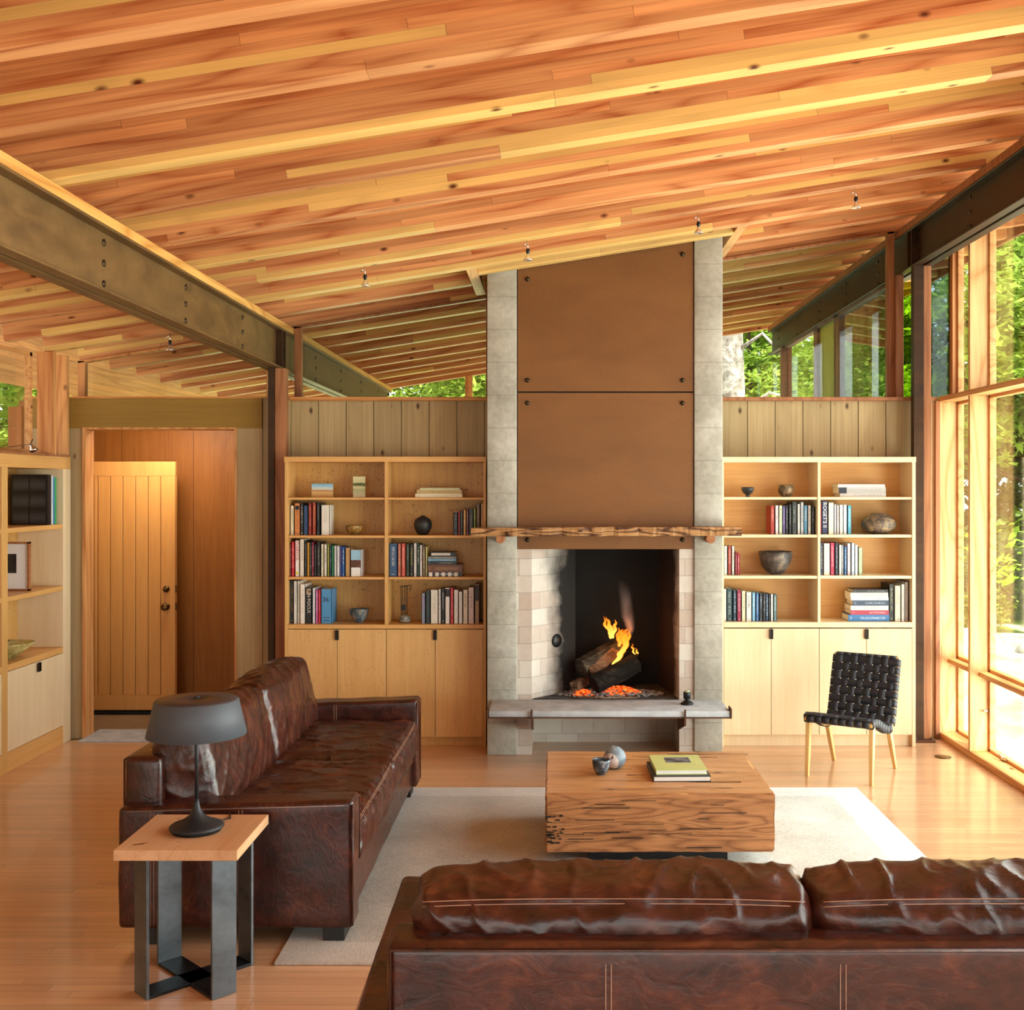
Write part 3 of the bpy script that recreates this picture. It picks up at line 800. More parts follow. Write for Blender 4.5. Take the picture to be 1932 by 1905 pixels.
def flame(tongues, label):
    m = MB()
    for pts, r in tongues:
        P_ = [FQ(x, y, d) for x, y, d in pts]
        # smooth path
        path = []; n = 14
        for i in range(n + 1):
            u = i / n * (len(P_) - 1); k = min(int(u), len(P_) - 2); f = u - k
            p = P_[k].lerp(P_[k + 1], f); path.append(p + Vector((.006 * sin(i * 1.1 + r * 200), 0, 0)))
        rs = [max(.0008, r * (sin(pi * min(1, (i / n) * .9 + .12)) ** .8)) for i in range(n + 1)]
        m.tube(path, rs, 10)
    for v in m.bm.verts: v.co += Vector((mnoise.noise(v.co * 20) * .004, 0, mnoise.noise(v.co * 22 + Vector((5, 1, 2))) * .006))
    return tag(m.build('flame', FM), label, 'flame', 'flames of the log fire')
flame([([(790, 500, 8.4), (740, 400, 8.4), (690, 310, 8.4), (700, 215, 8.4)], .013), ([(800, 500, 8.41), (790, 400, 8.41), (745, 300, 8.41), (720, 225, 8.41)], .016), ([(805, 505, 8.4), (830, 400, 8.4), (835, 330, 8.4), (840, 265, 8.4)], .012), ([(770, 510, 8.42), (775, 420, 8.42), (770, 330, 8.42)], .012)], 'orange flame standing alone above the topmost log, left of the brighter flame')
flame([([(800, 860, 8.2), (880, 760, 8.24), (950, 650, 8.28), (980, 520, 8.3), (1030, 385, 8.3)], .020), ([(900, 620, 8.3), (880, 520, 8.3), (915, 450, 8.3), (930, 390, 8.3)], .022), ([(960, 640, 8.28), (945, 520, 8.28), (960, 450, 8.28), (990, 375, 8.28)], .026), ([(880, 560, 8.31), (865, 480, 8.31), (895, 365, 8.31)], .013), ([(830, 850, 8.22), (880, 720, 8.25), (920, 640, 8.26)], .012), ([(950, 690, 8.26), (985, 600, 8.27), (1010, 500, 8.28), (1040, 420, 8.28)], .014)], 'bright yellow flame licking up between the crossed logs')
flame([([(1085, 720, 8.45), (1060, 640, 8.45), (1055, 570, 8.45)], .007), ([(1100, 740, 8.46), (1120, 700, 8.46), (1100, 640, 8.46)], .007)], 'small thin flame at the right behind the upright black log')
# smoke wisp
t = NT('smoke'); tc = t.n('TexCoord')
lw = t.n('LayerWeight', None, Blend=.5).outputs['Facing']; z = t.n('SeparateXYZ', None, i0=tc.outputs['Generated']).outputs[2]
ns = t.noise(t.map(tc.outputs['Object'], (9, 9, 5)), 1, 4, .8)
a = t.math('MULTIPLY', t.math('POWER', t.math('SUBTRACT', 1.0, lw, clamp=True), 2.5), t.math('MULTIPLY', t.math('SUBTRACT', 1.0, z, clamp=True), t.math('MULTIPLY', t.math('SUBTRACT', ns, .2, clamp=True), .8)))
mx = t.n('MixShader', None, i0=a, i1=t.n('BsdfTransparent').outputs[0], i2=t.n('BsdfDiffuse', None, Color=(.62, .50, .52, 1)).outputs[0])
t.t.links.new(mx.outputs[0], t.out.inputs[0])
sm = MB().tube([FQ(1000, 520, 8.42), FQ(1030, 380, 8.42), FQ(990, 200, 8.42), FQ(970, 0, 8.42), FQ(930, -170, 8.42), FQ(900, -260, 8.42)], [.02, .04, .055, .055, .05, .02], 20)
tag(sm.build('smoke', t.m), 'faint grey wisp of smoke rising above the flames', 'smoke', kind='stuff')
fl = bpy.data.lights.new('fire_glow', 'POINT'); fl.energy = 2.5; fl.color = (1, .38, .1); fl.shadow_soft_size = .06
flo = bpy.data.objects.new('fire_glow', fl); COL.objects.link(flo); flo.location = FQ(960, 480, 8.3)
# black candle holder
c = P(1295, 1322, 7.9)
ch = thing('candle_holder', 'small black candle holder standing on the hearth slab', 'candle holder', (c.x, 7.86, .3935))
MB().lathe([(0, 0), (.044, 0), (.046, .006), (.034, .016), (.016, .030), (.013, .036), (.026, .040), (.026, .084), (.024, .086), (.021, .078), (0, .076)], (c.x, 7.86, .3935), 28).build('stand', M['black_metal'], ch)
MB().lathe([(0, .07), (.019, .07), (.019, .092), (0, .094)], (c.x, 7.86, .3935), 16).build('candle', plain('candle_wax', '#a9b58c', .5), ch)

# ---------------------------------------------------------------- bookcases
DB = 8.29; DBK = 8.60
def bookcase(name, label, X0, X1, Xd, shelvesY, topY, railY, doorY, splits, handles, mats, lw=7, rw=6):
    x0, x1 = px(X0, DB), px(X1, DB)
    r = thing(name, label, 'bookcase', ((x0 + x1) / 2, DB, 0))
    case, shelf, back, door = mats
    w0, w1 = lw * DB / F, rw * DB / F
    zt = pz(topY[0], DB)
    for a, b in ((x0, x0 + w0), (x1 - w1, x1)): MB().box(a, b, DB, DBK, 0, zt - .039).build('side_panel', case, r, bevel=.0015, seg=1)
    MB().box(x0 - .004, x1 + .003, DB - .004, DBK + .015, zt - .039, zt).build('top_board', shelf, r, bevel=.002)
    MB().box(px(Xd[0], DB), px(Xd[1], DB), DB, DBK, pz(railY[0], DB), zt - .039).build('divider', case, r, bevel=.0015, seg=1)
    MB().box(x0 + w0, x1 - w1, DBK - .012, DBK, .06, zt - .039).build('back_panel', back, r)
    bays = ((x0 + w0, px(Xd[0], DB)), (px(Xd[1], DB), x1 - w1))
    zs = []
    for (ya, yb) in shelvesY:
        for a, b in bays:
            MB().box(a + .0005, b - .0005, DB + .006, DBK - .012, pz(yb, DB), pz(ya, DB)).build('shelf', shelf, r, bevel=.0015, seg=1)
        zs.append(pz(ya, DB) + .0005)
    zr = pz(railY[0], DB)
    MB().box(x0 + w0, x1 - w1, DB - .001, DBK - .012, pz(railY[1], DB), zr).build('base_top', shelf, r, bevel=.0015, seg=1)
    zs.append(zr + .0005)
    # cupboards
    MB().box(x0 + w0, x1 - w1, DB + .04, DB + .06, .0, .085).build('toe_kick', case, r)
    MB().box(x0 + w0, x1 - w1, DB + .025, DBK - .012, .085, .10).build('cupboard_floor', case, r)
    zd0, zd1 = pz(doorY[1], DB), pz(doorY[0], DB)
    xs = [x0 + w0] + [px(s, DB) for s in splits] + [x1 - w1]
    hs = [px(h, DB) for h in handles]
    for k, (a, b) in enumerate(zip(xs, xs[1:])):
        d = MB().box(a + .0018, b - .0018, DB, DB + .02, zd0, zd1).build('door', door, r, bevel=.0012, seg=1)
        for h in hs:
            if abs(h - a) < .03 or abs(h - b) < .03:
                xa, xb = (a + .002, a + .013) if abs(h - a) < .03 else (b - .013, b - .002)
                MB().box(xa, xb, DB - .016, DB + .001, zd1 - .075, zd1 - .004).build('tab_handle', M['handle'], d, bevel=.001)
    return r, zs, bays
bl, ZL, BL = bookcase('bookcase', 'oak bookcase with four cupboard doors left of the fireplace', 537, 917, (725.5, 731.6),
    ((938.4, 942.8), (1010, 1014.8), (1088.6, 1093.2)), (861.3, 871.5), (1178, 1186.2), (1187.5, 1390), (636, 728.5, 821), (636, 821), (M['oak'], M['oak_x'], M['oak_back'], M['oak_door']), 5.5, 5)
br, ZR, BR = bookcase('bookcase', 'pale oak bookcase with cupboard doors right of the fireplace', 1362.6, 1727.5, (1542.7, 1548),
    ((937.5, 942.3), (1008.5, 1013.8), (1086, 1091.6)), (861.7, 871.6), (1173.6, 1183.6), (1185.6, 1386), (1455, 1545.5, 1634.8), (1455, 1634.8), (M['oak_pale'], M['oak_pale'], M['oak_x'], M['oak_pale']), 3, 6.5)

# ---- books
BOOKM = {}
def bookmat(cname, c, ink, lying=False):
    k = (c, ink, lying)
    if k in BOOKM: return BOOKM[k]
    t = NT('book_' + cname.replace(' ', '_').replace('-', '_'))
    g = t.n('TexCoord'); s = t.n('SeparateXYZ', None, i0=g.outputs['Generated'])
    r = t.n('ObjectInfo').outputs['Random']
    gx, gy, gz = s.outputs[0], s.outputs[1], s.outputs[2]
    if lying: gx, gz = gz, gx
    o = t.n('VectorMath', {'operation': 'ADD'}, i0=g.outputs['Object'], i1=t.n('CombineXYZ', None, i0=t.math('MULTIPLY', r, 50.0), i1=0.0, i2=t.math('MULTIPLY', r, 31.0)).outputs[0]).outputs[0]
    n = t.n('TexNoise', None, Vector=t.map(o, (330, 3, 90) if lying else (55, 3, 330)), Scale=1.0, Detail=1.0).outputs['Fac']
    txt = t.math('GREATER_THAN', n, .53)
    band = t.math('LESS_THAN', t.math('ABSOLUTE', t.math('SUBTRACT', gx, .5)), .20)
    lo = t.math('ADD', .18, t.math('MULTIPLY', r, .3)); 
    rng = t.math('MULTIPLY', t.math('GREATER_THAN', gz, lo), t.math('LESS_THAN', gz, .9))
    foot = t.math('MULTIPLY', t.math('GREATER_THAN', gz, .04), t.math('LESS_THAN', gz, .09))
    f = t.math('MULTIPLY', t.math('MULTIPLY', txt, band), t.math('MAXIMUM', rng, foot))
    front = t.math('LESS_THAN', gy, .03)
    f = t.math('MULTIPLY', t.math('MULTIPLY', f, front), .8)
    col = t.mix(t.math('MULTIPLY', t.noise(o, 8, 2), .2), rgba(c), tuple(x * .6 for x in rgba(c)[:3]) + (1,))
    BOOKM[k] = t.bsdf(t.mix(f, col, rgba(ink)), .42, 0.0, .5)
    return BOOKM[k]
PAGES = plain('book_pages', '#e6dfcd', .8, 0, .06, 60)
def book_mesh(w, d, h, lying=False, turned=False):
    """cover boards and spine round an inset page block, spine at -y, standing on z = 0"""
    m = MB(); c = min(.003, w * .12); q = .004
    if not lying:
        m.box(-w / 2, -w / 2 + c, 0, d, 0, h).box(w / 2 - c, w / 2, 0, d, 0, h).box(-w / 2, w / 2, 0, c, 0, h)
        m.box(-w / 2 + c, w / 2 - c, c, d - q, q * .7, h - q, 1)
    else:     # w wide in x, h thick; pages face -y when turned
        c = min(.003, h * .14)
        m.box(-w / 2, w / 2, 0, d, 0, c).box(-w / 2, w / 2, 0, d, h - c, h)
        if turned: m.box(-w / 2 + q, w / 2 - q, q, d - c, c, h - c, 1).box(-w / 2, w / 2, d - c, d, c, h - c)
        else: m.box(-w / 2, w / 2, 0, c, c, h - c).box(-w / 2 + q, w / 2 - q, c, d - q, c, h - c, 1)
    return m
SEEN = {}
NM = {1: 'top', 2: 'second', 3: 'third', 4: 'bottom'}
ORD = ['first', 'second', 'third', 'fourth', 'fifth', 'sixth', 'seventh', 'eighth', 'ninth', 'tenth', 'eleventh', 'twelfth', 'thirteenth', 'fourteenth', 'fifteenth', 'sixteenth', 'seventeenth', 'eighteenth', 'nineteenth', 'twentieth', 'twenty-first', 'twenty-second']
def row(side, bay, lvl, books, lean=0):
    """books: (x0, x1, ytop, colour words, colour, ink[, depth])"""
    fx = (lambda v: 530 + v / 4.1425) if side == 'left' else (lambda v: 1350 + v * .3989)
    fy = (lambda v: 740 + v / 4.1425) if side == 'left' else (lambda v: 740 + v * .3989)
    z = (ZL if side == 'left' else ZR)[lvl - 1]; bays = (BL if side == 'left' else BR)[0 if bay == 'left' else 1]
    d = 8.345; out = []
    for k, b in enumerate(books):
        x0, x1 = px(fx(b[0]), d), px(fx(b[1]), d)
        x0 = max(x0, bays[0] + .001); x1 = min(x1, bays[1] - .001)
        h = pz(fy(b[2]), d) - z
        rnd = random.Random(k * 7 + lvl * 31 + (side == 'left') * 5 + (bay == 'left') * 3)
        dep = b[6] if len(b) > 6 else min(.235, max(.13, h * .78))
        nb = [books[j][3] for j in (k - 1, k + 1) if 0 <= j < len(books)]
        if 0 < k < len(books) - 1: rel = 'between %s and %s ones' % (nb[0], nb[1])
        else: rel = 'at the %s end' % ('left' if k == 0 else 'right')
        where = '%s shelf, %s bay, %s bookcase' % (NM[lvl], bay, side)
        lab = '%s book %s, %s' % (b[3], rel, where)
        if lab in SEEN or len(lab.split()) > 16:
            lab = '%s book, %s upright from left, %s' % (b[3], ORD[k], where)
        SEEN[lab] = 1
        y0 = d + rnd.uniform(0, .012)
        o = book_mesh(x1 - x0 - .0012, dep, h).build('book', [bookmat(b[3], b[4], b[5]), PAGES])
        o.location = ((x0 + x1) / 2, y0, z)
        tag(o, lab, 'book', 'books on the %s bookcase' % side); out.append(o)
    return out
def stack(side, bay, lvl, books, zone='stack'):
    """lying books bottom first: (x0, x1, ytop, ybottom, words, colour, ink, pages to the front)"""
    fx = (lambda v: 530 + v / 4.1425) if side == 'left' else (lambda v: 1350 + v * .3989)
    fy = (lambda v: 740 + v / 4.1425) if side == 'left' else (lambda v: 740 + v * .3989)
    z = (ZL if side == 'left' else ZR)[lvl - 1]; d = 8.34; n = len(books); out = []
    for k, b in enumerate(books):
        x0, x1 = px(fx(b[0]), d), px(fx(b[1]), d); h = (b[3] - b[2]) / (4.1425 if side == 'left' else 2.507) * d / F
        pos = 'bottommost' if k == 0 else 'topmost' if k == n - 1 else '%s from bottom' % ORD[k]
        lab = '%s book lying %s in the %s-shelf stack, %s bay, %s bookcase' % (b[4], pos, NM[lvl], bay, side)
        o = book_mesh(x1 - x0, .20 - .004 * k, h, True, len(b) > 7 and b[7]).build('book', [bookmat(b[4], b[5], b[6], True) if not (len(b) > 7 and b[7]) else plain('cloth_' + b[4].replace(' ', '_'), b[5], .5), PAGES])
        o.location = ((x0 + x1) / 2, d + .002 * k, z); z += h + .0003
        tag(o, lab, 'book', 'books on the %s bookcase' % side); out.append(o)
    return out
W, K = '#d9d6cf', '#17171a'
r21 = row('left', 'left', 2, [(70, 101, 885, 'cream', '#ded3b6', '#7a6a50'), (103, 148, 868, 'orange', '#d58544', '#3a2413'), (150, 175, 868, 'dark grey', '#34363a', '#c9c4b4'), (177, 211, 885, 'blue', '#27456e', '#27456e'),
    (213, 241, 868, 'dark red', '#93271f', '#c9906a'), (243, 274, 862, 'brick red', '#a33d24', '#d8a36a'), (278, 305, 862, 'black', '#1c2226', '#8f8f80'), (312, 378, 882, 'wide white', '#e4e0d4', '#b9b4a2')])
r31 = row('left', 'left', 3, [(56, 80, 1185, 'maroon', '#7c1c30', '#d9b0b0'), (82, 107, 1168, 'red', '#c21f2c', '#eab0a8'), (108, 144, 1160, 'white red-lettered', '#ece9e2', '#ece9e2'), (146, 181, 1148, 'ivory', '#e4dccb', '#8a7c68'),
    (183, 202, 1160, 'black', '#191a1c', '#8c8a80'), (203, 222, 1175, 'ochre', '#c98f2c', '#5a3d12'), (223, 238, 1170, 'charcoal', '#26282c', '#a4a08f'), (239, 257, 1172, 'wine red', '#8d1f45', '#e0b4c0'), (259, 279, 1190, 'jet black', '#131315', '#77756c'),
    (281, 309, 1170, 'thick black', '#1a1b1d', '#b0ac9c'), (311, 333, 1187, 'cream', '#e2d9bb', '#8a8350'), (335, 358, 1190, 'white and brown', '#e6e1d4', '#5b3f2a'), (360, 378, 1192, 'olive green', '#8c9628', '#e1dca5'),
    (380, 394, 1195, 'navy', '#1b2a44', '#b3b9c4'), (395, 416, 1198, 'green', '#1f7a4f', '#0e2018'), (417, 436, 1200, 'white', W, '#6a8fae'), (438, 459, 1205, 'pearl white', '#e6e3ea', '#8c8a9a'), (460, 476, 1205, 'cobalt', '#27458e', '#c23640'), (477, 498, 1210, 'bright blue', '#2a5fa8', '#d9e2ea')])
r31b = row('left', 'left', 3, [(502, 541, 1216, 'tan', '#b98f5c', '#b98f5c'), (545, 625, 1232, 'broad white', '#e9e8e6', '#e9e8e6')])
r41 = row('left', 'left', 4, [(53, 75, 1480, 'slate grey', '#5f6a72', '#b7bcc0'), (77, 96, 1470, 'black', '#16181b', '#b4792c'), (98, 126, 1475, 'white', W, '#8a8578'), (127, 148, 1475, 'off-white', '#e2d9c6', '#8a7c66'), (149, 190, 1500, 'thick white', '#ebe4da', '#b7a598'),
    (193, 241, 1525, 'black title', '#15140f', '#15140f'), (244, 268, 1530, 'pale grey', '#dcdde2', '#8c93a6'), (270, 289, 1545, 'pink', '#c964a0', '#f0d0e4'), (290, 310, 1545, 'red', '#c92434', '#e99a9a'), (312, 396, 1538, 'wide sky blue', '#4d8fc0', '#4d8fc0')])
r22 = row('left', 'right', 2, [(1345, 1383, 940, 'black', '#17181b', '#8d8b86'), (1385, 1398, 930, 'thin red', '#c42a30', '#e7a6a0'), (1400, 1423, 925, 'charcoal', '#22252c', '#8a8e98'), (1425, 1446, 920, 'yellow and white', '#dcae45', '#efe7d2'), (1448, 1466, 915, 'maroon', '#7c1f30', '#e3d9cf'),
    (1468, 1503, 910, 'thick black', '#1c1d1e', '#8f8f84'), (1505, 1523, 903, 'olive green', '#7f9a22', '#d7dc9c'), (1525, 1556, 870, 'brown', '#6d4a1e', '#b08a4c'), (1560, 1588, 870, 'tan', '#b48a48', '#5d421d')])
r32 = row('left', 'right', 3, [(845, 909, 1183, 'wide blue', '#2d4f78', '#c8ccd0'), (911, 939, 1183, 'salmon', '#bd6a50', '#e9c0aa'), (940, 974, 1183, 'coral red', '#c8503f', '#f0c6b8'), (976, 1005, 1185, 'dark green', '#2a3a2a', '#8f9a7a'), (1006, 1036, 1188, 'black', '#1b1a19', '#c2b45a'),
    (1037, 1061, 1180, 'white', W, '#5a5a58'), (1063, 1081, 1185, 'forest green', '#1b4030', '#cfd4c6'), (1083, 1106, 1195, 'light grey', '#cfccc6', '#5d3050'), (1107, 1128, 1205, 'umber', '#7a6548', '#e0d4b8'), (1130, 1142, 1208, 'pale yellow', '#e1d48a', '#8c7c3a')])
stack('left', 'right', 3, [(1144, 1413, 1408, 1442, 'black and white checked', '#151515', '#e6e6e2'), (1146, 1415, 1350, 1407, 'thick brown', '#6b3f28', '#b7925c'), (1145, 1370, 1320, 1349, 'black', '#1b1d1f', '#9a9a94'), (1148, 1368, 1304, 1319, 'light blue', '#5f9fc4', '#d8e4ea'), (1146, 1370, 1284, 1303, 'grey', '#7a7c7c', '#bfc0bd'), (1168, 1362, 1250, 1283, 'black white-labelled', '#1a1a1c', '#1a1a1c')])
r42 = row('left', 'right', 4, [(1098, 1127, 1570, 'grey-blue', '#8590a4', '#c04a68'), (1130, 1166, 1550, 'dark slate', '#2c3638', '#4c5c60'), (1168, 1228, 1545, 'thick cream', '#e6e1d3', '#b7b1a2'), (1229, 1251, 1540, 'white', W, '#8a8c94'), (1252, 1281, 1535, 'black', '#181818', '#d8d6d0'),
    (1283, 1321, 1530, 'white black-topped', '#ece9e5', '#ece9e5'), (1322, 1349, 1530, 'red', '#c8202e', '#e8a4a0'), (1350, 1386, 1545, 'bright white', '#efecea', '#b8babd'), (1387, 1419, 1560, 'short white', '#e9e8ea', '#c3c5cc'), (1422, 1461, 1545, 'ivory', '#e5e1d0', '#a89468'), (1463, 1509, 1525, 'pale pink', '#dccaca', '#8f7c80'), (1515, 1550, 1500, 'brown and tan', '#a8835a', '#5c3a24')])
s11 = stack('left', 'right', 1, [(1050, 1418, 793, 820, 'cream', '#e2dcc0', '#b0a77e'), (1062, 1413, 761, 792, 'tan', '#c0a86e', '#6f5e38'), (1085, 1400, 745, 760, 'pale green', '#cdd0a8', '#9aa070')])
row('right', 'left', 2, [(260, 281, 537, 'red', '#a32f24', '#d8a296'), (282, 299, 535, 'pale pink', '#e7cfd4', '#a46a78'), (300, 317, 535, 'pale green', '#c4cfae', '#7f8c66'), (318, 332, 537, 'purple', '#5a4a80', '#c0b6d8'), (333, 346, 535, 'blue-black', '#20242e', '#9aa0b0'), (347, 361, 530, 'black', '#151618', '#8f8f8a'),
    (362, 386, 518, 'tall dark green', '#20282a', '#8c968c'), (388, 401, 528, 'white', W, '#6a6c70'), (402, 418, 520, 'silver grey', '#b4b9c0', '#4f5560'), (419, 437, 535, 'teal blue', '#4f8fb4', '#d7e4ec'), (438, 453, 535, 'white and black', '#dcdcda', '#26282c'), (454, 471, 540, 'charcoal', '#1e2228', '#8d949c')])
r52 = row('right', 'right', 2, [(498, 503, 520, 'thin red', '#a83c4c', '#a83c4c'), (504, 532, 515, 'navy title', '#1c2c58', '#1c2c58'), (534, 561, 522, 'cream', '#e3dfca', '#c5bfa8'), (562, 573, 530, 'bluish white', '#ccd4e0', '#8c98b0'), (574, 585, 533, 'crimson and white', '#dfd3d0', '#a02a38'), (586, 605, 532, 'white', W, '#9a9aa6'), (606, 624, 532, 'pearl grey', '#dddfe6', '#8e93a4'), (626, 645, 535, 'turquoise', '#4fa6c0', '#d9eef2')])
row('right', 'left', 3, [(40, 57, 727, 'white and black', '#d7d7d2', '#26262a'), (59, 77, 728, 'brick red', '#9a3f34', '#d9aa9a'), (78, 91, 728, 'white', W, '#a45a50'), (93, 103, 755, 'short crimson', '#8c2a34', '#d8a2a6'), (104, 117, 762, 'short red', '#a8303c', '#e0aeae')])
row('right', 'right', 3, [(498, 511, 712, 'navy', '#24315c', '#c2c8da'), (512, 542, 715, 'cream', '#ded8cc', '#b0a896'), (543, 564, 712, 'raspberry', '#b02a4c', '#ecb8c6'), (566, 582, 712, 'slate black', '#2a2f3a', '#8a94a4'), (584, 597, 722, 'white', W, '#5c6c84'), (598, 608, 722, 'grey', '#8d929c', '#d2d6dc'), (610, 623, 730, 'blue', '#3c6ca0', '#cfdcea'), (624, 641, 715, 'pink and white', '#e4d2d8', '#b04c74'), (642, 659, 713, 'ice blue', '#c4d4e4', '#4f6c98'), (660, 675, 722, 'bright white', '#eeeeec', '#8aa0b4'), (677, 697, 735, 'pale green', '#b4c7a4', '#6f8660')])
row('right', 'left', 4, [(38, 52, 930, 'white', W, '#9a968c'), (53, 81, 928, 'dark teal', '#243e46', '#9fb0ac'), (83, 101, 935, 'blue and black', '#28384a', '#9cc4d8'), (102, 123, 935, 'maroon', '#8d2c48', '#e2b4c0'), (124, 144, 940, 'cream', '#ddd9b8', '#8f8a64'), (145, 171, 945, 'white and black', '#d8d7d1', '#1e1f22'), (173, 190, 948, 'sky blue', '#7db0d0', '#dfeaf2'), (191, 206, 948, 'blue', '#3568a0', '#cadbee'),
    (207, 224, 950, 'dark slate', '#262e38', '#8a98a6'), (225, 238, 950, 'charcoal', '#2a2d33', '#9a9ea6'), (239, 251, 955, 'steel blue', '#36506c', '#b6c6d4'), (252, 261, 955, 'black', '#16181c', '#9a9a98'), (262, 274, 955, 'narrow white', '#dfdedb', '#6d7480'), (275, 291, 957, 'grey-teal', '#5f7d80', '#cfdcdc')])
row('right', 'right', 4, [(823, 846, 908, 'black', '#1d201c', '#9aa080'), (848, 877, 915, 'greenish white', '#d9dcc8', '#8c9070'), (878, 896, 908, 'white', W, '#a0a0a0'), (897, 914, 898, 'tall grey', '#c9cbd2', '#7a7e8c'), (915, 928, 895, 'dark blue', '#27344e', '#a6b2c8')])
stack('right', 'right', 4, [(628, 822, 1056, 1087, 'blue', '#2f6ea4', '#c9dcea'), (641, 821, 1034, 1055, 'red', '#a83048', '#ecc0c4'), (640, 819, 1012, 1033, 'cream', '#dbd6cd', '#8a8076'), (650, 821, 986, 1011, 'dark blue', '#30455e', '#b0bccb'), (642, 820, 970, 985, 'red-striped white', '#e0dcdc', '#b84452'), (640, 818, 948, 969, 'white', '#dfd9c8', '#9a927c'), (652, 818, 933, 947, 'black', '#2a2c30', '#8a8e94')])
tw = stack('right', 'right', 1, [(590, 806, 480, 496, 'white', '#cfcdca', '#8f8d8b'), (583, 806, 450, 479, 'thick white', '#b4b2b0', '#8a8a8a'), (580, 802, 435, 449, 'thin white', '#d2d0cb', '#a09e98')])
# titles that can be read
INK = plain('red_ink', '#c3202a', .5); INKW = plain('pale_ink', '#dedbd2', .5); INKK = plain('black_ink', '#15202c', .5)
def spine_text(o, s, size, mat, dz=.0, dx=0, vertical=True, sx=1):
    zz = o.location.z + (max(v.co.z for v in o.data.vertices)) * .5 + dz
    return lettering(s, size, mat, o, (o.location.x + dx, o.location.y - .0006, zz), (pi / 2, pi / 2, 0) if vertical else (pi / 2, 0, 0), sx=sx)
spine_text(r31[2], 'WARHOL', .034, INK, .055)
spine_text(r41[5], 'IN FOCUS', .034, INKW, .02)
spine_text(r52[1], "ROGET'S II", .040, INKW, .02)
spine_text(r41[9], '36', .050, INKK, .05, -.006, False)
def spine_patch(o, z0, z1, mat, x0=.06, x1=.94, name='spine_panel'):
    vs = [v.co for v in o.data.vertices]; wa, wb = min(v.x for v in vs), max(v.x for v in vs); h = max(v.z for v in vs)
    m = MB().box(wa + (wb - wa) * x0, wa + (wb - wa) * x1, -.0007, .0004, h * z0, h * z1)
    return m.build(name, mat, o, world=False)
spine_patch(r31b[1], .62, .995, plain('sky_print', '#8fb9d2', .5), .02, .98)
spine_patch(r31b[1], .34, .62, plain('brown_print', '#6a4234', .6, 0, .5, 60), .02, .98)
spine_patch(r41[5], .80, .97, plain('cream_print', '#b59a80', .6, 0, .5, 60), .1, .9)
spine_patch(r41[9], .08, .10, INKK, .2, .8); spine_patch(r41[9], .16, .18, INKK, .2, .8)
spine_patch(r42[5], .76, .98, plain('ink_blots', '#3a3a3c', .6, 0, .6, 90), .05, .95)
spine_patch(r42[11], .58, .98, plain('dark_photo', '#3c2117', .5, 0, .4, 40), .02, .98)
spine_patch(tw[1], .02, .98, INKK, .0, .17)
spine_patch(r21[1], .80, .93, INKK, .15, .85)
spine_patch(r31[2], .06, .14, plain('yellow_print', '#d8cf3a', .5), .2, .7)
# black and white checks on the bottom book of the stack
chk = [o for o in bpy.data.objects if o.get('label', '').startswith('black and white checked')][0]
CW = plain('white_check', '#e4e2da', .6)
m = MB(); vs = [v.co for v in chk.data.vertices]; wa, wb = min(v.x for v in vs), max(v.x for v in vs); h = max(v.z for v in vs)
for k in range(5):
    a = wa + .012 + k * (wb - wa - .02) / 5; m.box(a, a + (wb - wa) * .10, -.0006, .0004, .001, h * .93)
m.build('white_checks', CW, chk, world=False)
lb = [o for o in bpy.data.objects if o.get('label', '').startswith('black white-labelled')][0]
MB().box(-.085, .055, -.0006, .0004, .008, .026).build('spine_label', CW, lb, world=False)

# ---- ceramics and small things on the shelves
def onshelf(side, X, lvl, d): return (px(X, d), d, (ZL if side == 'left' else ZR)[lvl - 1])
def pot(name, cat, label, loc, prof, mat, wob=.0, n=40, seed=0):
    return tag(place(MB().lathe(prof, (0, 0, 0), n, 0, wob, seed).build(name, mat, world=False), loc), label, cat)
def place(o, loc): o.location = loc; return o
def bowlp(r, h, foot, t=.004, lip=1.0):
    o = [(0, 0), (foot, 0), (foot, .004)]
    for k in range(1, 9):
        u = k / 8; o.append((foot + (r - foot) * (sin(u * pi / 2) ** .85), .004 + (h - .004) * (u ** 1.35)))
    o += [(r - t, h)]
    for k in range(7, 0, -1):
        u = k / 8; o.append((foot + (r - foot) * (sin(u * pi / 2) ** .85) - t, .004 + t + (h - .004 - t) * (u ** 1.35)))
    o.append((0, .004 + t)); return o
def glaze(name, a, b, c, rough=.3, sc=14, bump=0):
    t = NT(name); v = t.coords(False)
    f = t.math('ADD', t.math('MULTIPLY', t.noise(v, sc, 5, 1.0), .7), t.math('MULTIPLY', t.noise(v, sc * 7, 3), .3))
    return t.bsdf(t.ramp(f, [(.36, a), (.5, b), (.64, c)]), rough, 0.0, .5, 0, t.bump(f, bump, .006) if bump else None)
pot('bowl', 'bowl', 'brown glazed bowl on the second shelf of the left bookcase', onshelf('left', 668.3, 2, 8.40), bowlp(.066, .070, .026), glaze('brown_glaze', '#4a3216', '#8c6a34', '#c09a56'), .02)
pot('vase', 'vase', 'round matte black vase on the second shelf of the left bookcase', onshelf('left', 798, 2, 8.42), [(0, 0), (.030, 0), (.050, .020), (.064, .050), (.068, .080), (.060, .108), (.040, .126), (.020, .134), (.016, .142), (.012, .142), (.012, .130), (0, .128)], plain('matte_black_clay', '#26282a', .45), .01)
pot('bowl', 'bowl', 'blue and tan raku bowl on the bottom shelf of the left bookcase', onshelf('left', 678.5, 4, 8.40), bowlp(.070, .104, .022), glaze('raku_blue', '#20262a', '#5c6c74', '#b48a5c', .25, 11), .10)
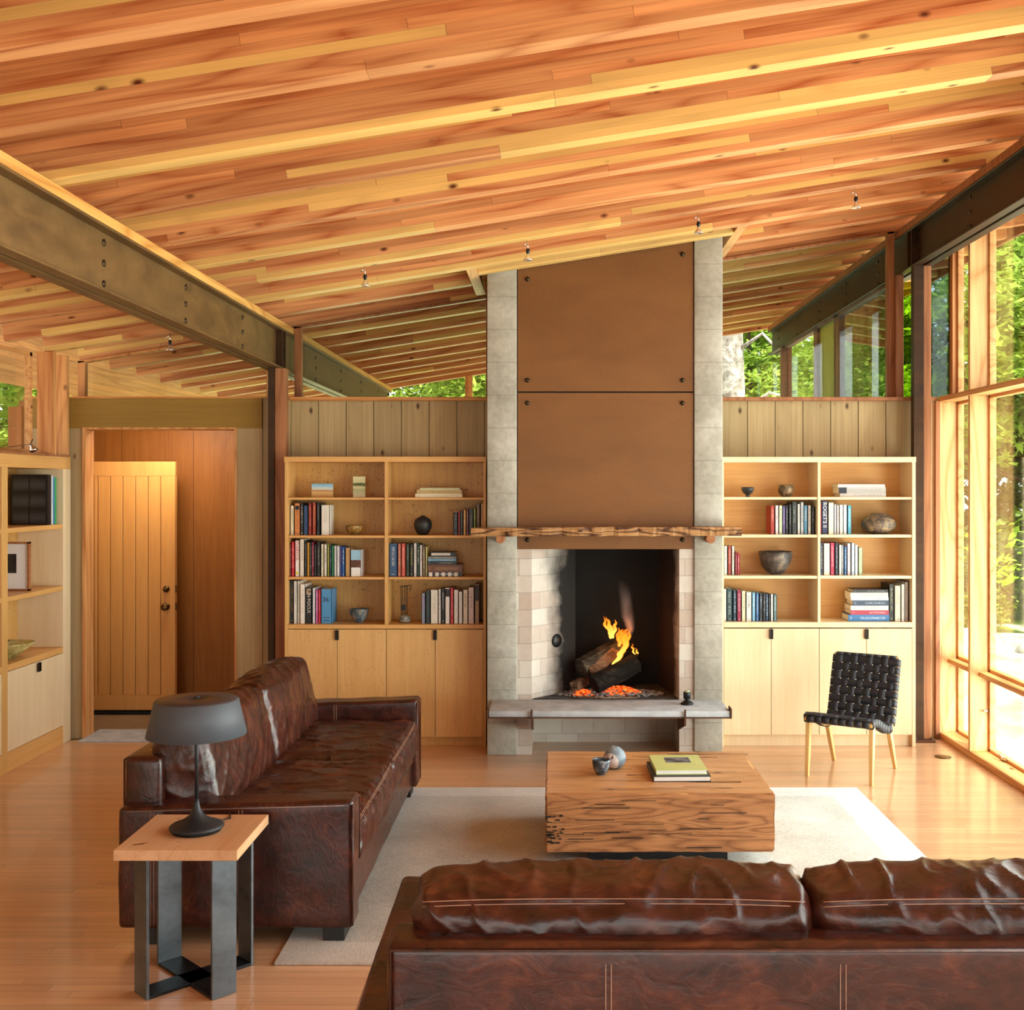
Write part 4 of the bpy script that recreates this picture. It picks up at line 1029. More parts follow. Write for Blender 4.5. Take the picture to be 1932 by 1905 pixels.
pot('cup', 'cup', 'small dark stemmed cup at left on the top shelf of the right bookcase', onshelf('right', 1410.8, 1, 8.42), [(0, 0), (.020, 0), (.013, .008), (.014, .014), (.034, .028), (.046, .052), (.047, .072), (.043, .072), (.041, .052), (0, .024)], glaze('dark_cup', '#17181c', '#33363c', '#8c8578', .3, 12), .02)
pot('cup', 'cup', 'speckled brown cup standing beside the small dark cup on the top shelf', onshelf('right', 1483, 1, 8.42), [(0, 0), (.028, 0), (.044, .012), (.056, .034), (.058, .056), (.054, .090), (.050, .090), (.052, .056), (0, .02)], glaze('speckled_cup', '#2a231e', '#6f5a42', '#b49468', .5, 18, .6), .04)
pot('vase', 'vase', 'flattened round speckled brown vase on the right bookcase', onshelf('right', 1658, 2, 8.43), [(0, 0), (.045, 0), (.085, .014), (.118, .040), (.128, .072), (.118, .104), (.088, .132), (.060, .146), (.054, .152), (.048, .150), (.054, .140), (0, .13)], glaze('speckled_brown', '#3a3432', '#6c5c4e', '#a88e62', .6, 22, .8), .015, 48)
pot('bowl', 'bowl', 'large dark rough-rimmed bowl on the third shelf of the right bookcase', onshelf('right', 1463, 3, 8.43), bowlp(.124, .170, .040, .008), glaze('black_stoneware', '#26211f', '#4a413b', '#7d6b58', .55, 12, .8), .07, 48, 3)
# two little landscape canvases
def canvas_mat(name, stops, horizon=.5):
    t = NT(name); g = t.n('TexCoord').outputs['Generated']; z = t.n('SeparateXYZ', None, i0=g).outputs[2]
    f = t.math('ADD', z, t.math('MULTIPLY', t.math('SUBTRACT', t.noise(t.map(g, (3, 1, 14)), 1, 4), .5), .22))
    return t.bsdf(t.ramp(f, stops), .6)
CM = [canvas_mat('field_painting', [(.05, '#c99a5a'), (.35, '#dcb878'), (.5, '#b98a5c'), (.58, '#d8d2bc'), (.75, '#a9cfe0'), (.95, '#79b4cf')]), canvas_mat('dune_painting', [(.05, '#d9d6b4'), (.35, '#a8ad78'), (.5, '#d6cfa0'), (.56, '#5f6b38'), (.66, '#4d5530'), (.72, '#d2cf9f'), (.95, '#dcd8a8')])]
EDGE = plain('canvas_edge', '#caa765', .7)
for (X0, X1, Y0, mt_, lab) in ((588, 628, 912.3, CM[0], 'small landscape canvas with blue sky over tan field, left bookcase top shelf'), (666, 689, 898.8, CM[1], 'small upright canvas of a green shoreline, left bookcase top shelf')):
    d = 8.42; x0, x1 = px(X0, d), px(X1, d); z = ZL[0]; h = pz(Y0, d) - z
    r = thing('painting', lab, 'painting', ((x0 + x1) / 2, d, z))
    MB().box(x0, x1, d, d + .003, z, z + h).build('picture', mt_, r)
    MB().box(x0, x1, d + .003, d + .025, z, z + h).build('stretcher', EDGE, r)
MB_ = MB
tag(MB().tube([(px(572, 8.4), 8.40, ZL[0] + .006), (px(580, 8.4), 8.39, ZL[0] + .004), (px(588, 8.4), 8.395, ZL[0] + .005)], .002).build('cord', plain('yellow_cord', '#c9a02c', .6)), 'short yellow cord end lying by the landscape canvas', 'cord')
tag(MB().tube([(px(1672, 8.45), 8.45, ZR[0] + .022), (px(1682, 8.44), 8.44, ZR[0] + .014), (px(1692, 8.43), 8.43, ZR[0] + .004)], .002).build('cord', plain('gold_cord', '#c7a63a', .6)), 'short gold ribbon hanging from the white books, right bookcase top shelf', 'cord')
# bundle of metal rods on a melted-looking base
x, y, z = onshelf('left', 764, 4, 8.42)
r = thing('candlestick', 'tall dark metal rod candlestick on a lumpy pewter base, left bookcase bottom shelf', 'candlestick', (x, y, z))
MB().lathe([(0, .003), (.044, .003), (.046, .012), (.040, .022), (.034, .026), (.044, .034), (.040, .046), (.020, .054), (.010, .058), (0, .058)], (x, y, z), 40, 0, .10).build('base', glaze('pewter', '#3a3834', '#7d7a70', '#bdb9a8', .35, 30, .5), r)
for nm, dx in (('rod', -.030), ('rod', -.020), ('rod', -.005), ('rod', .008), ('rod', .018)):
    MB().tube([(x + dx * .9, y, z + .05), (x + dx, y + dx * .2, z + .27)], .0022).build(nm, M['black_metal'], r)
MB().tube([(x - .032, y - .001, z + .268), (x + .02, y, z + .272), (x + .048, y, z + .276), (x + .044, y, z + .25), (x + .038, y, z + .232)], .003).build('crossbar', M['black_metal'], r)
MB().box(x - .026, x + .002, y - .006, y + .006, z + .09, z + .13).build('sleeve', M['black_metal'], r)

# ---------------------------------------------------------------- built-in cabinet along the left wall
def lz(Y, X): return EYE + (Y - CY) * XL / (CX - X)
r = thing('wall_cabinet', 'oak wall cabinet with open shelves and cupboard doors at the left edge', 'cabinet', (XL, 7.5, 0))
yb = 8.52; ys = [8.40, 7.54, 7.46, 6.55, 6.47, 5.62]
MB().box(-3.98, XL, 5.56, yb, 2.03, 2.12).build('top_board', M['oak_y'], r, bevel=.002)
m = MB()
MB().box(-3.98, -3.97, 5.58, yb, .0, 2.03).build('back_panel', M['oak_back'], r)
for a, b in ((8.395, 8.52), (7.46, 7.54), (6.47, 6.55), (5.58, 5.66)):
    MB().box(-3.97, XL, a, b, 0.0, 2.03).build('upright', M['oak'], r, bevel=.0015, seg=1) if b < 8.5 else MB().box(-3.97, XL, a, b, 0, 2.03).build('upright', M['oak_pale'], r, bevel=.0015, seg=1)
for (a, b) in ((7.54, 8.395), (6.55, 7.46), (5.66, 6.47)):
    for z in (1.591, 1.134):
        MB().box(-3.97, XL - .004, a + .0005, b - .0005, z, z + .032).build('shelf', M['oak_y'], r, bevel=.0015, seg=1)
    MB().box(-3.97, XL - .001, a + .0005, b - .0005, .672, .715).build('base_top', M['oak_y'], r, bevel=.0015, seg=1)
    d = MB().box(XL - .021, XL - .001, a + .003, b - .003, .135, .668).build('door', M['oak_pale'], r, bevel=.0012, seg=1)
    if a > 7.5: MB().box(XL - .001, XL + .014, 7.985, 8.005, .60, .662).box(XL + .010, XL + .014, 7.955, 8.005, .60, .662).build('tab_handle', M['handle'], d)
MB().box(-3.97, XL - .001, 5.66, 8.395, .0, .132).build('plinth', M['oak_y'], r, bevel=.0015, seg=1)
zc = 1.591 + .0326
# row of tall books, big black photo book nearest
def ybook(y0, y1, x0, x1, h, cname, c, ink, lab):
    o = MB().box(0, x1 - x0, 0, y1 - y0, 0, h).build('book', plain('cover_' + cname, c, .4), world=False, bevel=.001)
    o.location = (x0, y0, zc); return tag(o, lab, 'book', 'tall books in the left cabinet')
g = ybook(8.205, 8.235, -3.925, -3.662, .365, 'black', '#101114', W, 'large black photography book with a grid of dark pictures, left cabinet')
m = MB()
ph = NT('grid_photo'); gg = ph.n('TexCoord').outputs['Object']; zz = ph.n('SeparateXYZ', None, i0=gg).outputs[2]
ff = ph.math('FRACT', ph.math('DIVIDE', ph.math('ADD', zz, .002), .1195))
PH = ph.bsdf(ph.ramp(ph.math('ADD', ff, ph.math('MULTIPLY', ph.noise(gg, 30, 3), .2)), [(.12, '#1c1d20'), (.55, '#3c3e42'), (1.0, '#17181a')]), .3)
for i in range(2):
    for k in range(3): m.box(.012 + i * .123, .124 + i * .123, -.0006, .0005, .008 + k * .1195, .118 + k * .1195)
m.build('photo_grid', PH, g, world=False)
ybook(8.237, 8.262, -3.93, -3.66, .363, 'charcoal', '#23242a', W, 'charcoal book spine just behind the black photography book, left cabinet')
ybook(8.264, 8.285, -3.93, -3.66, .360, 'white', '#dfe0e2', K, 'white book spine between charcoal and blue ones, left cabinet')
ybook(8.287, 8.315, -3.93, -3.66, .350, 'blue', '#3f86b8', W, 'blue book spine next to the green one, left cabinet')
ybook(8.317, 8.348, -3.93, -3.66, .345, 'green', '#2f9a58', W, 'green book at the right end of the left cabinet row')
# framed print leaning on the middle shelf
zs = 1.134 + .0325
r = thing('framed_print', 'white-matted print in a thin wood frame leaning in the left cabinet', 'picture', (-3.83, 7.98, zs))
d = 7.98; x1 = px(55, d); x0 = x1 - .30; h = .345
m = MB()
for a in ((x0, x1, zs, zs + .014), (x0, x1, zs + h - .014, zs + h), (x0, x0 + .014, zs, zs + h), (x1 - .014, x1, zs, zs + h)): m.box(a[0], a[1], d, d + .03, a[2], a[3])
m.build('frame', M['pegwood'], r, bevel=.001)
MB().box(x0 + .012, x1 - .012, d + .012, d + .016, zs + .012, zs + h - .012).build('mat_board', plain('mat_board', '#e8e9ea', .6, 0, .01), r)
MB().box(x0 + .10, x1 - .095, d + .0105, d + .013, zs + .125, zs + .26).build('print', plain('dark_print', '#26272b', .5, 0, .5, 25), r)
# broad shallow green bowl on the cabinet base
pot('bowl', 'bowl', 'wide shallow green and yellow glazed bowl at the left edge', (-3.79, 7.87, .7155), [(0, 0), (.055, 0), (.058, .010), (.10, .035), (.150, .072), (.172, .098), (.176, .103), (.166, .103), (.145, .080), (.09, .045), (0, .022)], glaze('green_glaze', '#3c4a3a', '#b5a860', '#e0d49a', .25, 9), 0, 48)
# clip-on reading lamp on the cabinet top
r = thing('picture_light', 'small chrome arm light clipped to the top of the left cabinet', 'lamp', (-3.66, 7.4, 2.12))
hd = Vector((-3.66, 7.93, 2.175))
MB().tube([(-3.66, 7.05, 2.122), (-3.66, 7.05, 2.15), (-3.66, 7.50, 2.158), hd + Vector((0, 0, .02))], .0035).build('arm', M['chrome'], r)
t = MB().lathe([(0, .0), (.008, 0), (.010, -.02), (.026, -.045), (.030, -.058), (.027, -.058), (0, -.03)], (0, 0, 0), 24)
bmesh.ops.rotate(t.bm, verts=t.bm.verts, matrix=Matrix.Rotation(-.5, 3, 'Y')); t.move(hd + Vector((0, 0, .025))).build('lamp_head', M['chrome'], r)
MB().tube([hd + Vector((0, 0, .02)), hd + Vector((.012, .01, .06))], .004).build('switch_stem', M['black_metal'], r)

# ---------------------------------------------------------------- rug, sofas, chair, tables
rg = MB(); rbox(rg, -1.505, 1.505, -1.31, 1.31, 0, .014, .004, 2)
rug_ = rg.build('area_rug', M['rug'], world=False); rug_.location = (.395, 5.81, .0003)
tag(rug_, 'pale wool area rug with a lighter border between the sofas', 'rug')

def cushion(name, sx, sy, sz, loc, tilt, parent, seed, puff=.10, wr=.012, nx=90, ny=26, nz=40, crease=.35, seamed=True):
    """soft box of half-sizes sx, sy, sz with puffed faces, pinched edges and leather wrinkles"""
    bm = bmesh.new(); bmesh.ops.create_cube(bm, size=2)
    bmesh.ops.subdivide_edges(bm, edges=[e for e in bm.edges if abs((e.verts[0].co - e.verts[1].co).x) > 1], cuts=nx, use_grid_fill=True)
    bmesh.ops.subdivide_edges(bm, edges=[e for e in bm.edges if abs((e.verts[0].co - e.verts[1].co).y) > 1], cuts=ny, use_grid_fill=True)
    bmesh.ops.subdivide_edges(bm, edges=[e for e in bm.edges if abs((e.verts[0].co - e.verts[1].co).z) > 1], cuts=nz, use_grid_fill=True)
    R = min(sx, sy, sz) * .42
    for v in bm.verts:
        u = v.co.copy(); p = Vector((u.x * sx, u.y * sy, u.z * sz))
        q = Vector([max(-s + R, min(s - R, c)) for c, s in zip(p, (sx, sy, sz))]); dlt = p - q
        n = dlt.normalized() if dlt.length > 1e-6 else Vector((0, 0, 1))
        p = q + n * R if dlt.length > 1e-6 else p
        ex, ey, ez = (1 - abs(u.x) ** 3), (1 - abs(u.y) ** 3), (1 - abs(u.z) ** 3)
        k = puff * min(sx, sy, sz)
        p += Vector((math.copysign(1, u.x) * (abs(u.x) > .99) * ey * ez * k * .4, math.copysign(1, u.y) * (abs(u.y) > .99) * ex * ez * k * 2, math.copysign(1, u.z) * (abs(u.z) > .99) * ex * ey * k * 2))
        s = Vector((p.x * 5 + seed * 7, p.y * 7, p.z * 7))
        w = mnoise.noise(s) * .6
        rid = 1 - abs(mnoise.noise(Vector((p.x * 9 + 2.5 * p.z * 3 + seed * 3, p.y * 6, p.z * 4 + seed))) * 2.4)
        rid2 = 1 - abs(mnoise.noise(Vector((p.x * 17 - p.z * 9 + seed * 5, p.y * 13, p.z * 8))) * 2.6)
        edge = 1 - min(1, (max(0, 1 - abs(u.z)) * sz + (0 if sz < sy else 0)) / .12)
        w += crease * (max(0, rid) ** 3 * (.9 + .8 * edge) + max(0, rid2) ** 3 * .45)
        p += n * w * wr * (1 if dlt.length > 1e-6 else 1)
        v.co = p
    Mx = Matrix.Translation(loc) @ Matrix.Rotation(tilt, 4, 'X')
    bmesh.ops.transform(bm, matrix=Mx, verts=bm.verts)
    me = bpy.data.meshes.new(name); bm.to_mesh(me); bm.free(); me.materials.append(M['leather'])
    for p in me.polygons: p.use_smooth = True
    o = bpy.data.objects.new(name, me); COL.objects.link(o); o.parent = parent
    if seamed:
        m = MB()
        zf = sz + R * -.30
        for off in (-.007, .007):
            for side in ((-1,) if sz > sy else (1,)):
                pts = []
                for i in range(49):
                    u = -1 + 2 * i / 48; x = u * (sx - R * .5)
                    kx = (1 - abs(u) ** 3) * puff * min(sx, sy, sz)
                    if sz > sy: pts.append((x, side * (sy - R * .30) - side * .0 + side * kx * .2, sz - R * .28 + off + kx * .7 + .010))
                    else: pts.append((x, side * (sy - R * .28) + kx * .7 + .008, sz - R * .30 + off + kx * .7))
                pts = [Mx @ Vector(p) for p in pts]
                m.tube(pts, .0014, 5)
        m.build('stitched_seam', M['stitch'], o, world=False)
    return o
def leather_panel(name, x0, x1, y0, y1, z0, z1, r, parent, seed=0, top_slope=0.0, lean=0.0, wr=.004):
    m = MB(); bm = m.bm
    t = bmesh.new(); bmesh.ops.create_cube(t, size=1)
    for v in t.verts: v.co = Vector(((x0 + x1) / 2 + v.co.x * (x1 - x0), (y0 + y1) / 2 + v.co.y * (y1 - y0), (z0 + z1) / 2 + v.co.z * (z1 - z0)))
    bmesh.ops.bevel(t, geom=t.edges[:], offset=r, segments=3, affect='EDGES', profile=.6)
    bmesh.ops.subdivide_edges(t, edges=[e for e in t.edges if e.calc_length() > .1], cuts=14, use_grid_fill=True)
    for v in t.verts:
        u = (v.co.z - z0) / (z1 - z0)
        if top_slope: v.co.z += top_slope * u * (y1 - v.co.y) / (y1 - y0) * -1
        if lean: v.co.y += lean * u * (1 if v.co.y > (y0 + y1) / 2 else .35)
        w = mnoise.noise(Vector((v.co.x * 6 + seed, v.co.y * 6, v.co.z * 6))) * wr + mnoise.noise(Vector((v.co.x * 19 + seed, v.co.y * 19, v.co.z * 19))) * wr * .4
        v.co += v.normal * w if v.normal.length else Vector()
    for f in t.faces: f.smooth = True
    me = bpy.data.meshes.new('t'); t.to_mesh(me); t.free(); bm.from_mesh(me); bpy.data.meshes.remove(me)
    return m.build(name, M['leather'], parent, world=False)
def seam(parent, paths, r=.0014, name='stitched_seam', mat=None):
    m = MB()
    for p in paths: m.tube([Vector(q) for q in p], r, 5)
    return m.build(name, mat or M['stitch'], parent, world=False)
def piping(parent, paths, r=.005): 
    return seam(parent, paths, r, 'piping', M['leather'])
def make_sofa():
    s = thing('sofa', 'x', 'sofa', (0, 0, 0))
    H = 1.185
    for sg, nm in ((-1, 'arm'), (1, 'arm')):
        xa, xb = sorted((sg * H, sg * (H - .165)))
        a = leather_panel(nm, xa, xb, -.485, .485, .06, .590, .022, s, sg * 3, .03)
        xo = sg * (H + .0015)
        seam(a, [[(xo, y_, .565 - .03 * (.485 - y_) / .97), (xo, y_, .075)] for y_ in (.015, .029, -.335, -.349)] + [[(xo, -.45, .545), (xo, .45, .570)]])
        piping(a, [[(xo - sg * .003, .484, .075), (xo - sg * .003, .484, .572), (sg * (H - .165), .484, .572), (sg * (H - .165), .484, .30)]], .0045)
        xi = sg * (H - .1665)
        seam(a, [[(xi, -.02, .56), (xi, -.02, .30)], [(xi, -.006, .56), (xi, -.006, .30)]])
    leather_panel('seat_base', -H + .165, H - .165, -.36, .455, .065, .275, .015, s, 8, 0, 0, .005)
    b = leather_panel('back_frame', -H + .085, H - .085, -.492, -.335, .062, .750, .03, s, 5, 0, -.0, .004)
    yo = -.4935
    seam(b, [[(x_, yo, .70), (x_, yo, .08)] for x_ in (-.545, -.531, .045, .059, .62, .634)] + [[(.045, -.47, .742), (.045, -.36, .744)], [(.059, -.47, .742), (.059, -.36, .744)]])
    piping(b, [[(-H + .10, -.494, .08), (-H + .10, -.494, .735), (H - .10, -.494, .735), (H - .10, -.494, .08)]], .005)
    for k, sg in enumerate((-1, 1)):
        cushion('seat_cushion', .506, .375, .098, (sg * .508, .105, .372), 0, s, 11 + k * 5, .14, .012, 110, 80, 14, .5)
    for k, sg in enumerate((-1, 1)):
        cushion('back_cushion', .520, .115, .212, (sg * .520, -.262, .632), .20, s, 31 + k * 9, .14, .013, 120, 18, 50, .45)
    for x_ in (-H + .10, H - .10):
        for y_ in (-.38, .40):
            MB().box(x_ - .07, x_ + .07, y_ - .045, y_ + .045, 0, .062).build('foot', M['black_wood'], s, world=False, bevel=.003)
    return s
def copy_tree(o, parent=None):
    c = o.copy(); COL.objects.link(c)
    if parent: c.parent = parent
    for ch in list(o.children): copy_tree(ch, c)
    return c
sofa = make_sofa()
sofa['label'] = 'brown leather sofa seen from behind in the foreground, facing the fireplace'
sofa['group'] = 'brown leather two-cushion sofas'
sofa.location = (.675, 3.345, 0)
s2 = copy_tree(sofa)
s2['label'] = 'brown leather sofa along the left side of the rug, seen from its arm end'
for k in s2.children:
    if k.name.startswith('foot') and k.data.vertices[0].co.y < 0: k.location.z = -.0148; k.scale.z = (.062 + .0148) / .062
s2.location = (-1.315, 5.865, .0148); s2.rotation_euler = (0, 0, -pi / 2)

# coffee table: one massive reclaimed block
x0, x1, y0, y1 = -.042, 1.096, 5.62, 6.52
r = thing('coffee_table', 'massive reclaimed wood block coffee table on the rug', 'table', (.527, 6.07, .0145))
t = bmesh.new(); bmesh.ops.create_cube(t, size=1)
for v in t.verts: v.co = Vector(((x0 + x1) / 2 + v.co.x * (x1 - x0), (y0 + y1) / 2 + v.co.y * (y1 - y0), .234 + v.co.z * .292))
bmesh.ops.bevel(t, geom=t.edges[:], offset=.008, segments=2, affect='EDGES')
bmesh.ops.subdivide_edges(t, edges=[e for e in t.edges if e.calc_length() > .1], cuts=60, use_grid_fill=True)
for v in t.verts:
    n = mnoise.noise(Vector((v.co.x * 3, v.co.y * 12, v.co.z * 14))) * .004 + mnoise.noise(Vector((v.co.x * 18, v.co.y * 30, v.co.z * 30))) * .0022
    ed = (v.co.z > .375) and (v.co.y < y0 + .012 or v.co.x > x1 - .012)
    if ed: n -= .010 * max(0, mnoise.noise(Vector((v.co.x * 7, v.co.y * 7, 4))))
    v.co += v.normal * n
for v in t.verts: v.co.z = min(v.co.z, .3808)
m = MB(); me = bpy.data.meshes.new('t'); t.to_mesh(me); t.free(); m.bm.from_mesh(me); bpy.data.meshes.remove(me)
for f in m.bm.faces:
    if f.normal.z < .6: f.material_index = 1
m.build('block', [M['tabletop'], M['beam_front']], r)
MB().box(x0 + .22, x1 - .22, y0 + .10, y1 - .10, .0146, .092).build('base', M['black_metal'], r)
# checks and cracks along the grain of the top
m = MB(); rn = random.Random(3)
for _ in range(16):
    xx = rn.uniform(x0 + .05, x1 - .35); yy = rn.uniform(y0 + .05, y1 - .05); ln = rn.uniform(.08, .5); w_ = rn.uniform(.0012, .003)
    m.box(xx, xx + ln, yy, yy + w_, .379, .3815)
m.build('drying_crack', M['black_wood'], r)
m = MB()
for _ in range(34):
    xx = x0 + rn.random() ** 2 * .09; zz = rn.uniform(.13, .27); m.box(xx, xx + rn.uniform(.004, .03), y0 - .006, y0 - .001, zz, zz + rn.uniform(.002, .008))
for _ in range(18):
    xx = rn.uniform(x0 + .05, x1 - .3); zz = rn.uniform(.11, .36); m.box(xx, xx + rn.uniform(.05, .25), y0 - .005, y0 - .001, zz, zz + rn.uniform(.001, .003))
m.build('split_mark', M['black_wood'], r)
TZ = .3812
pot('bowl', 'bowl', 'small dark blue-grey raku bowl on the coffee table', (px(1134, 5.99), 5.99, TZ), bowlp(.049, .080, .018), glaze('blue_raku', '#141a22', '#4a5866', '#b9b4b4', .3, 16), .09, 40, 2)
vm = NT('two_tone_glaze'); v = vm.coords(False); g = vm.n('TexCoord').outputs['Object']
dist = vm.n('VectorMath', {'operation': 'DISTANCE'}, i0=g, i1=(-.028, -.05, .045)).outputs['Value']
cr = vm.mix(vm.math('GREATER_THAN', dist, .046), vm.ramp(vm.noise(v, 30, 3), [(.3, '#c2b8b6'), (.7, '#e2dcd8')]), vm.ramp(vm.noise(v, 18, 5, 1.0), [(.3, '#4c5a66'), (.7, '#93a4b0')]))
mark = vm.math('MULTIPLY', vm.math('GREATER_THAN', vm.noise(vm.map(g, (60, 60, 90)), 1, 2), .55), vm.math('LESS_THAN', vm.n('VectorMath', {'operation': 'DISTANCE'}, i0=g, i1=(-.03, -.05, .075)).outputs['Value'], .020))
VM = vm.bsdf(vm.mix(mark, cr, rgba('#3a2c2c')), .35)
pot('vase', 'vase', 'round blue-grey vase with a white disc on the coffee table', (px(1160, 6.12), 6.12, TZ), [(0, 0), (.025, 0), (.046, .014), (.060, .040), (.062, .064), (.052, .090), (.034, .108), (.018, .118), (.014, .120), (.010, .116), (0, .11)], VM, .02)
def flatbook(x0, x1, y0, y1, z, h, cover, page, label, rz):
    c = Vector(((x0 + x1) / 2, (y0 + y1) / 2, z)); w, d = x1 - x0, y1 - y0
    r = thing('book', label, 'book', c, rz)
    MB().box(-w / 2, w / 2, -d / 2, d / 2, 0, .003).box(-w / 2, w / 2, -d / 2, d / 2, h - .003, h).box(-w / 2, -w / 2 + .003, -d / 2, d / 2, .003, h - .003).build('cover', cover, r, world=False)
    MB().box(-w / 2 + .003, w / 2 - .005, -d / 2 + .004, d / 2 - .004, .003, h - .003).build('pages', page, r, world=False)
    return r
WP = plain('white_pages', '#e8e6e2', .7, 0, .04)
flatbook(.508, .805, 5.84, 6.16, TZ, .028, plain('navy_cover', '#181b28', .4), WP, 'dark-covered book lying under the lime book on the coffee table', .03)
b = flatbook(.525, .792, 5.875, 6.205, TZ + .0283, .024, plain('lime_cover', '#cdd98a', .45, 0, .03), WP, 'lime green photo book on top of the dark book, coffee table', .03)
MB().box(-.062, .072, -.01, .105, .0238, .0246).build('cover_photo', plain('bw_photo', '#6a6e78', .4, 0, .75, 22), b, world=False)
MB().box(-.02, .09, -.045, -.041, .0238, .0244).build('cover_caption', plain('caption_ink', '#98a060', .6), b, world=False)

# side table with steel bar legs, and its lamp
x0, x1, y0, y1 = -1.624, -1.167, 4.18, 4.64
r = thing('side_table', 'small square alder-topped side table on crossed flat steel legs', 'table', ((x0 + x1) / 2, (y0 + y1) / 2, 0))
MB().box(x0, x1, y0, y1, .521, .560).build('tabletop', M['alder'], r, bevel=.002)
m = MB(); rn = random.Random(8)
m.bm.free(); m.bm = bmesh.new()
for (kx, ky, a, b_) in ((-.155, -.155, .026, .009), (-.02, -.13, .008, .003), (.09, .17, .012, .005), (-.12, .17, .008, .004)):
    c = Vector(((x0 + x1) / 2 + kx, (y0 + y1) / 2 + ky, .5602)); pts = []
    vs = [m.bm.verts.new(c + Vector((a * cos(q) * (1 + .3 * sin(3 * q)), b_ * sin(q) + a * .5 * cos(q), 0))) for q in [2 * pi * k / 16 for k in range(16)]]
    m.bm.faces.new(vs)
m.build('knot', plain('knot_wood', '#7a3f1e', .5), r)
cx_, cy_ = -1.385, 4.385; w = .10; t_ = .012
def sbar(nm, ang):
    """a flat bar bent into a U: two uprights and the floor run between them"""
    R_ = .222; Mx = Matrix.Translation((cx_ - r.location.x, cy_ - r.location.y, 0)) @ Matrix.Rotation(ang, 4, 'Z')
    for s_ in (-1, 1):
        m = MB(); m.box(s_ * R_, s_ * (R_ - t_), -w / 2, w / 2, .0, .5205, 0, Mx)
        m.build('leg', M['raw_steel'], r, world=False, bevel=.002)
    m = MB(); m.box(-R_ + t_, R_ - t_, -w / 2, w / 2, .0, t_, 0, Mx); m.build('floor_bar', M['black_metal'], r, world=False, bevel=.001)
sbar('u', radians(45)); sbar('u', radians(-45))
lx, ly, lz0 = -1.392, 4.42, .5604
r = thing('table_lamp', 'charcoal drum-shaded table lamp on the small side table', 'lamp', (lx, ly, lz0))
MB().lathe([(0, 0), (.092, 0), (.094, .008), (.103, .014), (.104, .019), (.094, .027), (.060, .040), (.030, .060), (.016, .085), (.011, .105), (.0085, .125), (0, .125)], (lx, ly, lz0), 56).build('lamp_base', M['lamp_black'], r)
MB().tube([(lx, ly, lz0 + .12), (lx, ly, lz0 + .47)], .0078, 16).build('pole', M['lamp_black'], r)
zb, zt2 = .935, 1.072
t = MB().lathe([(.186, zb - lz0), (.190, zb - lz0 + .001), (.159, zt2 - lz0 - .003), (.155, zt2 - lz0)], (lx, ly, lz0), 64)
t.lathe([(.186, zb - lz0), (.156, zt2 - lz0 - .004)], (lx, ly, lz0), 64)
t.build('lamp_shade', M['lamp_shade'], r)
MB().lathe([(.1555, zt2 - lz0 - .002), (.154, zt2 - lz0 + .001), (.030, zt2 - lz0 + .001), (.028, zt2 - lz0 - .002), (.0, zt2 - lz0 - .002)], (lx, ly, lz0), 64).build('shade_cap', M['lamp_top'], r)
MB().lathe([(.0, .14 + zb - lz0), (.012, .141 + zb - lz0), (.012, .148 + zb - lz0), (0, .149 + zb - lz0)], (lx, ly, lz0), 20).build('finial', M['lamp_black'], r)
MB().tube([(lx + .03, ly + .06, lz0 + .03), (lx + .07, ly + .10, lz0 + .012), (lx + .085, ly + .16, lz0 + .004), (lx + .07, ly + .215, lz0 + .003)], .003).build('cord', M['black_metal'], r)

# woven-strap lounge chair
ch = thing('lounge_chair', 'low wooden chair with woven black strap seat and back', 'chair', (1.983, 7.55, 0), -.575)
HW = .225
# side profile (y, z), front to back top
prof = [(-.29, .385), (-.25, .408), (-.15, .395), (-.04, .352), (.06, .318), (.135, .318), (.175, .352), (.205, .43), (.245, .56), (.285, .68), (.305, .745)]
def along(u):
    k = min(int(u * (len(prof) - 1)), len(prof) - 2); f = u * (len(prof) - 1) - k
    P0, P1, P2, P3 = [prof[max(0, min(len(prof) - 1, k + j))] for j in (-1, 0, 1, 2)]
    def cr(a, b, c, d): return .5 * (2 * b + (c - a) * f + (2 * a - 5 * b + 4 * c - d) * f * f + (3 * b - a - 3 * c + d) * f ** 3)
    return Vector((0, cr(P0[0], P1[0], P2[0], P3[0]), cr(P0[1], P1[1], P2[1], P3[1])))
LEN = [0]; NS = 200
for i in range(NS): LEN.append(LEN[-1] + (along((i + 1) / NS) - along(i / NS)).length)
def at(s):
    s = max(0, min(LEN[-1], s)); 
    for i in range(NS):
        if LEN[i + 1] >= s: break
    f = (s - LEN[i]) / max(1e-9, LEN[i + 1] - LEN[i]); p = along((i + f) / NS)
    tg = (along(min(1, (i + 2) / NS)) - along(max(0, (i - 1) / NS))).normalized()
    return p, tg, Vector((0, -tg.z, tg.y))
TOT = LEN[-1]
for sg in (-1, 1):
    m = MB(); secs = []
    for i in range(61):
        p, tg, n = at(TOT * i / 60); xa, xb = sg * (HW - .03), sg * HW
        dn = .042 * (.55 + .45 * min(1, sin(pi * min(1, i / 60 * 1.04)) * 2.2))
        a, b = p - n * .003, p - n * dn
        secs.append([m.bm.verts.new((xa, a.y, a.z)), m.bm.verts.new((xb, a.y, a.z)), m.bm.verts.new((xb, b.y, b.z)), m.bm.verts.new((xa, b.y, b.z))])
    for a, b in zip(secs, secs[1:]):
        for k in range(4): m.bm.faces.new((a[k], a[(k + 1) % 4], b[(k + 1) % 4], b[k]))
    m.bm.faces.new(secs[0]); m.bm.faces.new(secs[-1][::-1])
    m.build('side_rail', M['ash'], ch, world=False, bevel=.004)
